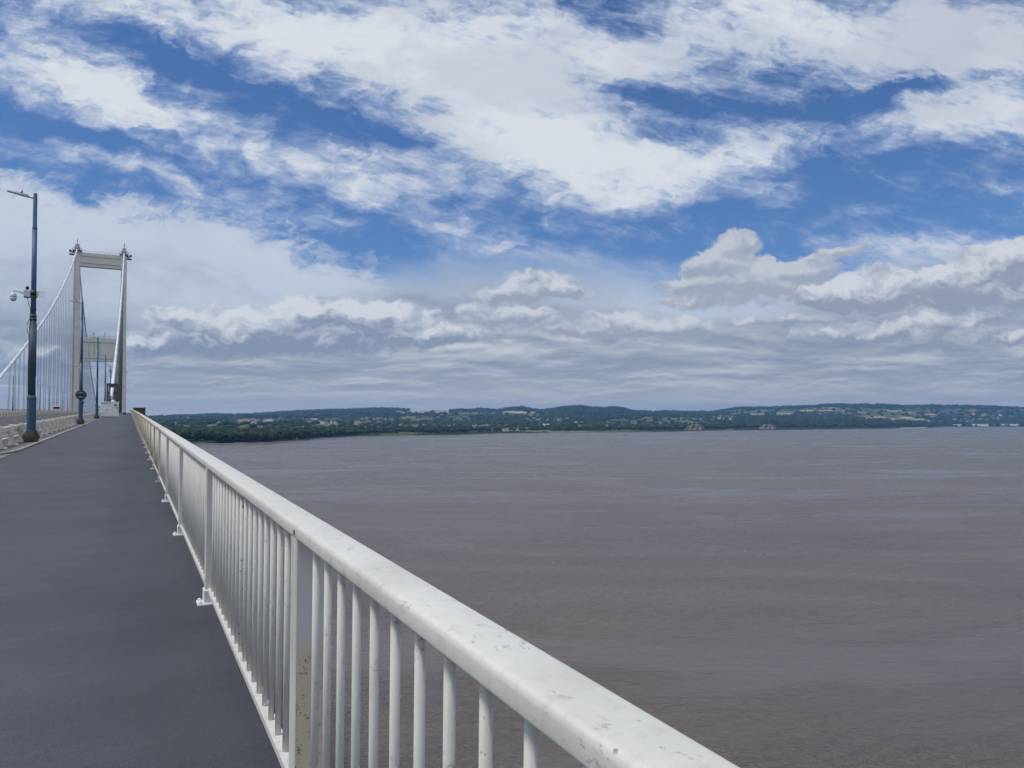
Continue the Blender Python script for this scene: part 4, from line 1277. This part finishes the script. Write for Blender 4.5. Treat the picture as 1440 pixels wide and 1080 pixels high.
av = lambda u: -TH - atan((u - 720) / F) * -1
def facing(u): return -(TH + atan((u - 720) / F))
shed(765, 600, 52, 24, 8, facing(765), 'long white shed near the shore just left of the image centre line of villages')
shed(812, 596.5, 56, 22, 8, facing(812), 'long low white building among trees below the central hill')
shed(378, 594.5, 46, 22, 8, facing(378), 'white roofed shed above the dark wood on the left')
shed(443, 592.5, 40, 22, 10, facing(443), 'large white building standing out right of the dark left wood')
shed(1372, 599, 190, 26, 9, facing(1372), 'very long pale building by the water on the right')
shed(1408, 598.6, 260, 26, 8, facing(1408), 'rightmost long pale building close to the water')
shed(1348, 598.8, 120, 22, 7, facing(1348), 'low pale building, leftmost of the long ones by the right shore')

# the red cliff and the paler one further along
def cliff(ua, ub, vtop, label, m, hgt):
    mb = MB(); rows = []
    n = 26
    for j in range(7):
        row = []
        for i in range(n):
            u = ua + (ub - ua) * i / (n - 1); s = float(Ds(u)); e = sin(pi * min(1, max(0, i / (n - 1)))) ** .35
            k = j / 6; hh = hgt * e * (1 + .35 * fb(i, 0, 5, 3, 1))
            row.append(spot(u, s + 60 + k * 40 + 22 * fb(i * 1.0, j * 1.7, 3, 3, 3), WATER + hh * k))
        rows.append(row)
    rows.append([spot(ua + (ub - ua) * i / (n - 1), float(Ds(ua + (ub - ua) * i / (n - 1))) + 230, WATER + 6) for i in range(n)])
    mb.loft(rows, closed=False, caps=False)
    tag(mb.build('cliff', m), kind='structure')


cliff(963, 991, 595, '', 'cliff_rock', 36)
cliff(1066, 1092, 596, '', 'grey_rock', 34)
# vans parked by the beach on the left
vm = MB().box(-2.8, 2.8, -1.05, 1.05, .5, 2.6, .3).mesh('parked_van', 'car_white')
for q, u in enumerate((264, 268, 272.5, 281, 284.5)):
    s = float(Ds(u)); x, y, _ = spot(u, s + 62 + q % 2 * 5); 
    o = link('parked_van', vm, None, (x, y, height(u, s + 62) + .1), (0, 0, facing(u))); tag(o, 'tiny white van parked in the row behind the beach on the left', 'van', 'vans parked behind the beach')
# beacon in the water off the point
u = 417.5; x, y, _ = spot(u, float(Ds(u)) - 25)
bc = empty('beacon_pole', (x, y, WATER))
MB().tube([(0, 0, -2), (0, 0, 7.5)], .35, 8).build('pole', 'wall_grey', bc)
MB().box(-.9, .9, -.9, .9, 5.6, 7.2, .1).build('topmark', 'wall_cream', bc)
tag(bc, 'thin navigation beacon standing in the water off the wooded point', 'beacon')
x, y, _ = spot(468.5, float(Ds(468.5)) + 40)
bc = empty('mast', (x, y, height(468.5, float(Ds(468.5)) + 40)))
MB().tube([(0, 0, 0), (0, 0, 17)], .3, 6).build('pole', 'wall_grey', bc)
MB().box(-.8, .8, -.3, .3, 15.5, 16.2).build('crossarm', 'wall_grey', bc)
tag(bc, 'slim pale mast on the marsh right of the wooded point', 'mast')

# the air
H0 = 16000
hz_ = MB().box(-H0, H0, -H0, H0, WATER - 12, 420).build('haze', ())
nt = None
m = bpy.data.materials.new('haze'); m.use_nodes = True; nt = NT(m.node_tree)
pv_ = nt.node('ShaderNodeVolumePrincipled'); pv_.inputs['Color'].default_value = (.27, .58, 1, 1)
pv_.inputs['Density'].default_value = 5.6e-5
pv_.inputs['Anisotropy'].default_value = .25
oo = nt.node('ShaderNodeOutputMaterial'); nt.l.new(pv_.outputs[0], oo.inputs[1])
hz_.data.materials.clear(); hz_.data.materials.append(m)
hz_.data.polygons.foreach_set('material_index', [0] * 6)
tag(hz_, kind='stuff')
scene.cycles.volume_step_rate = 10
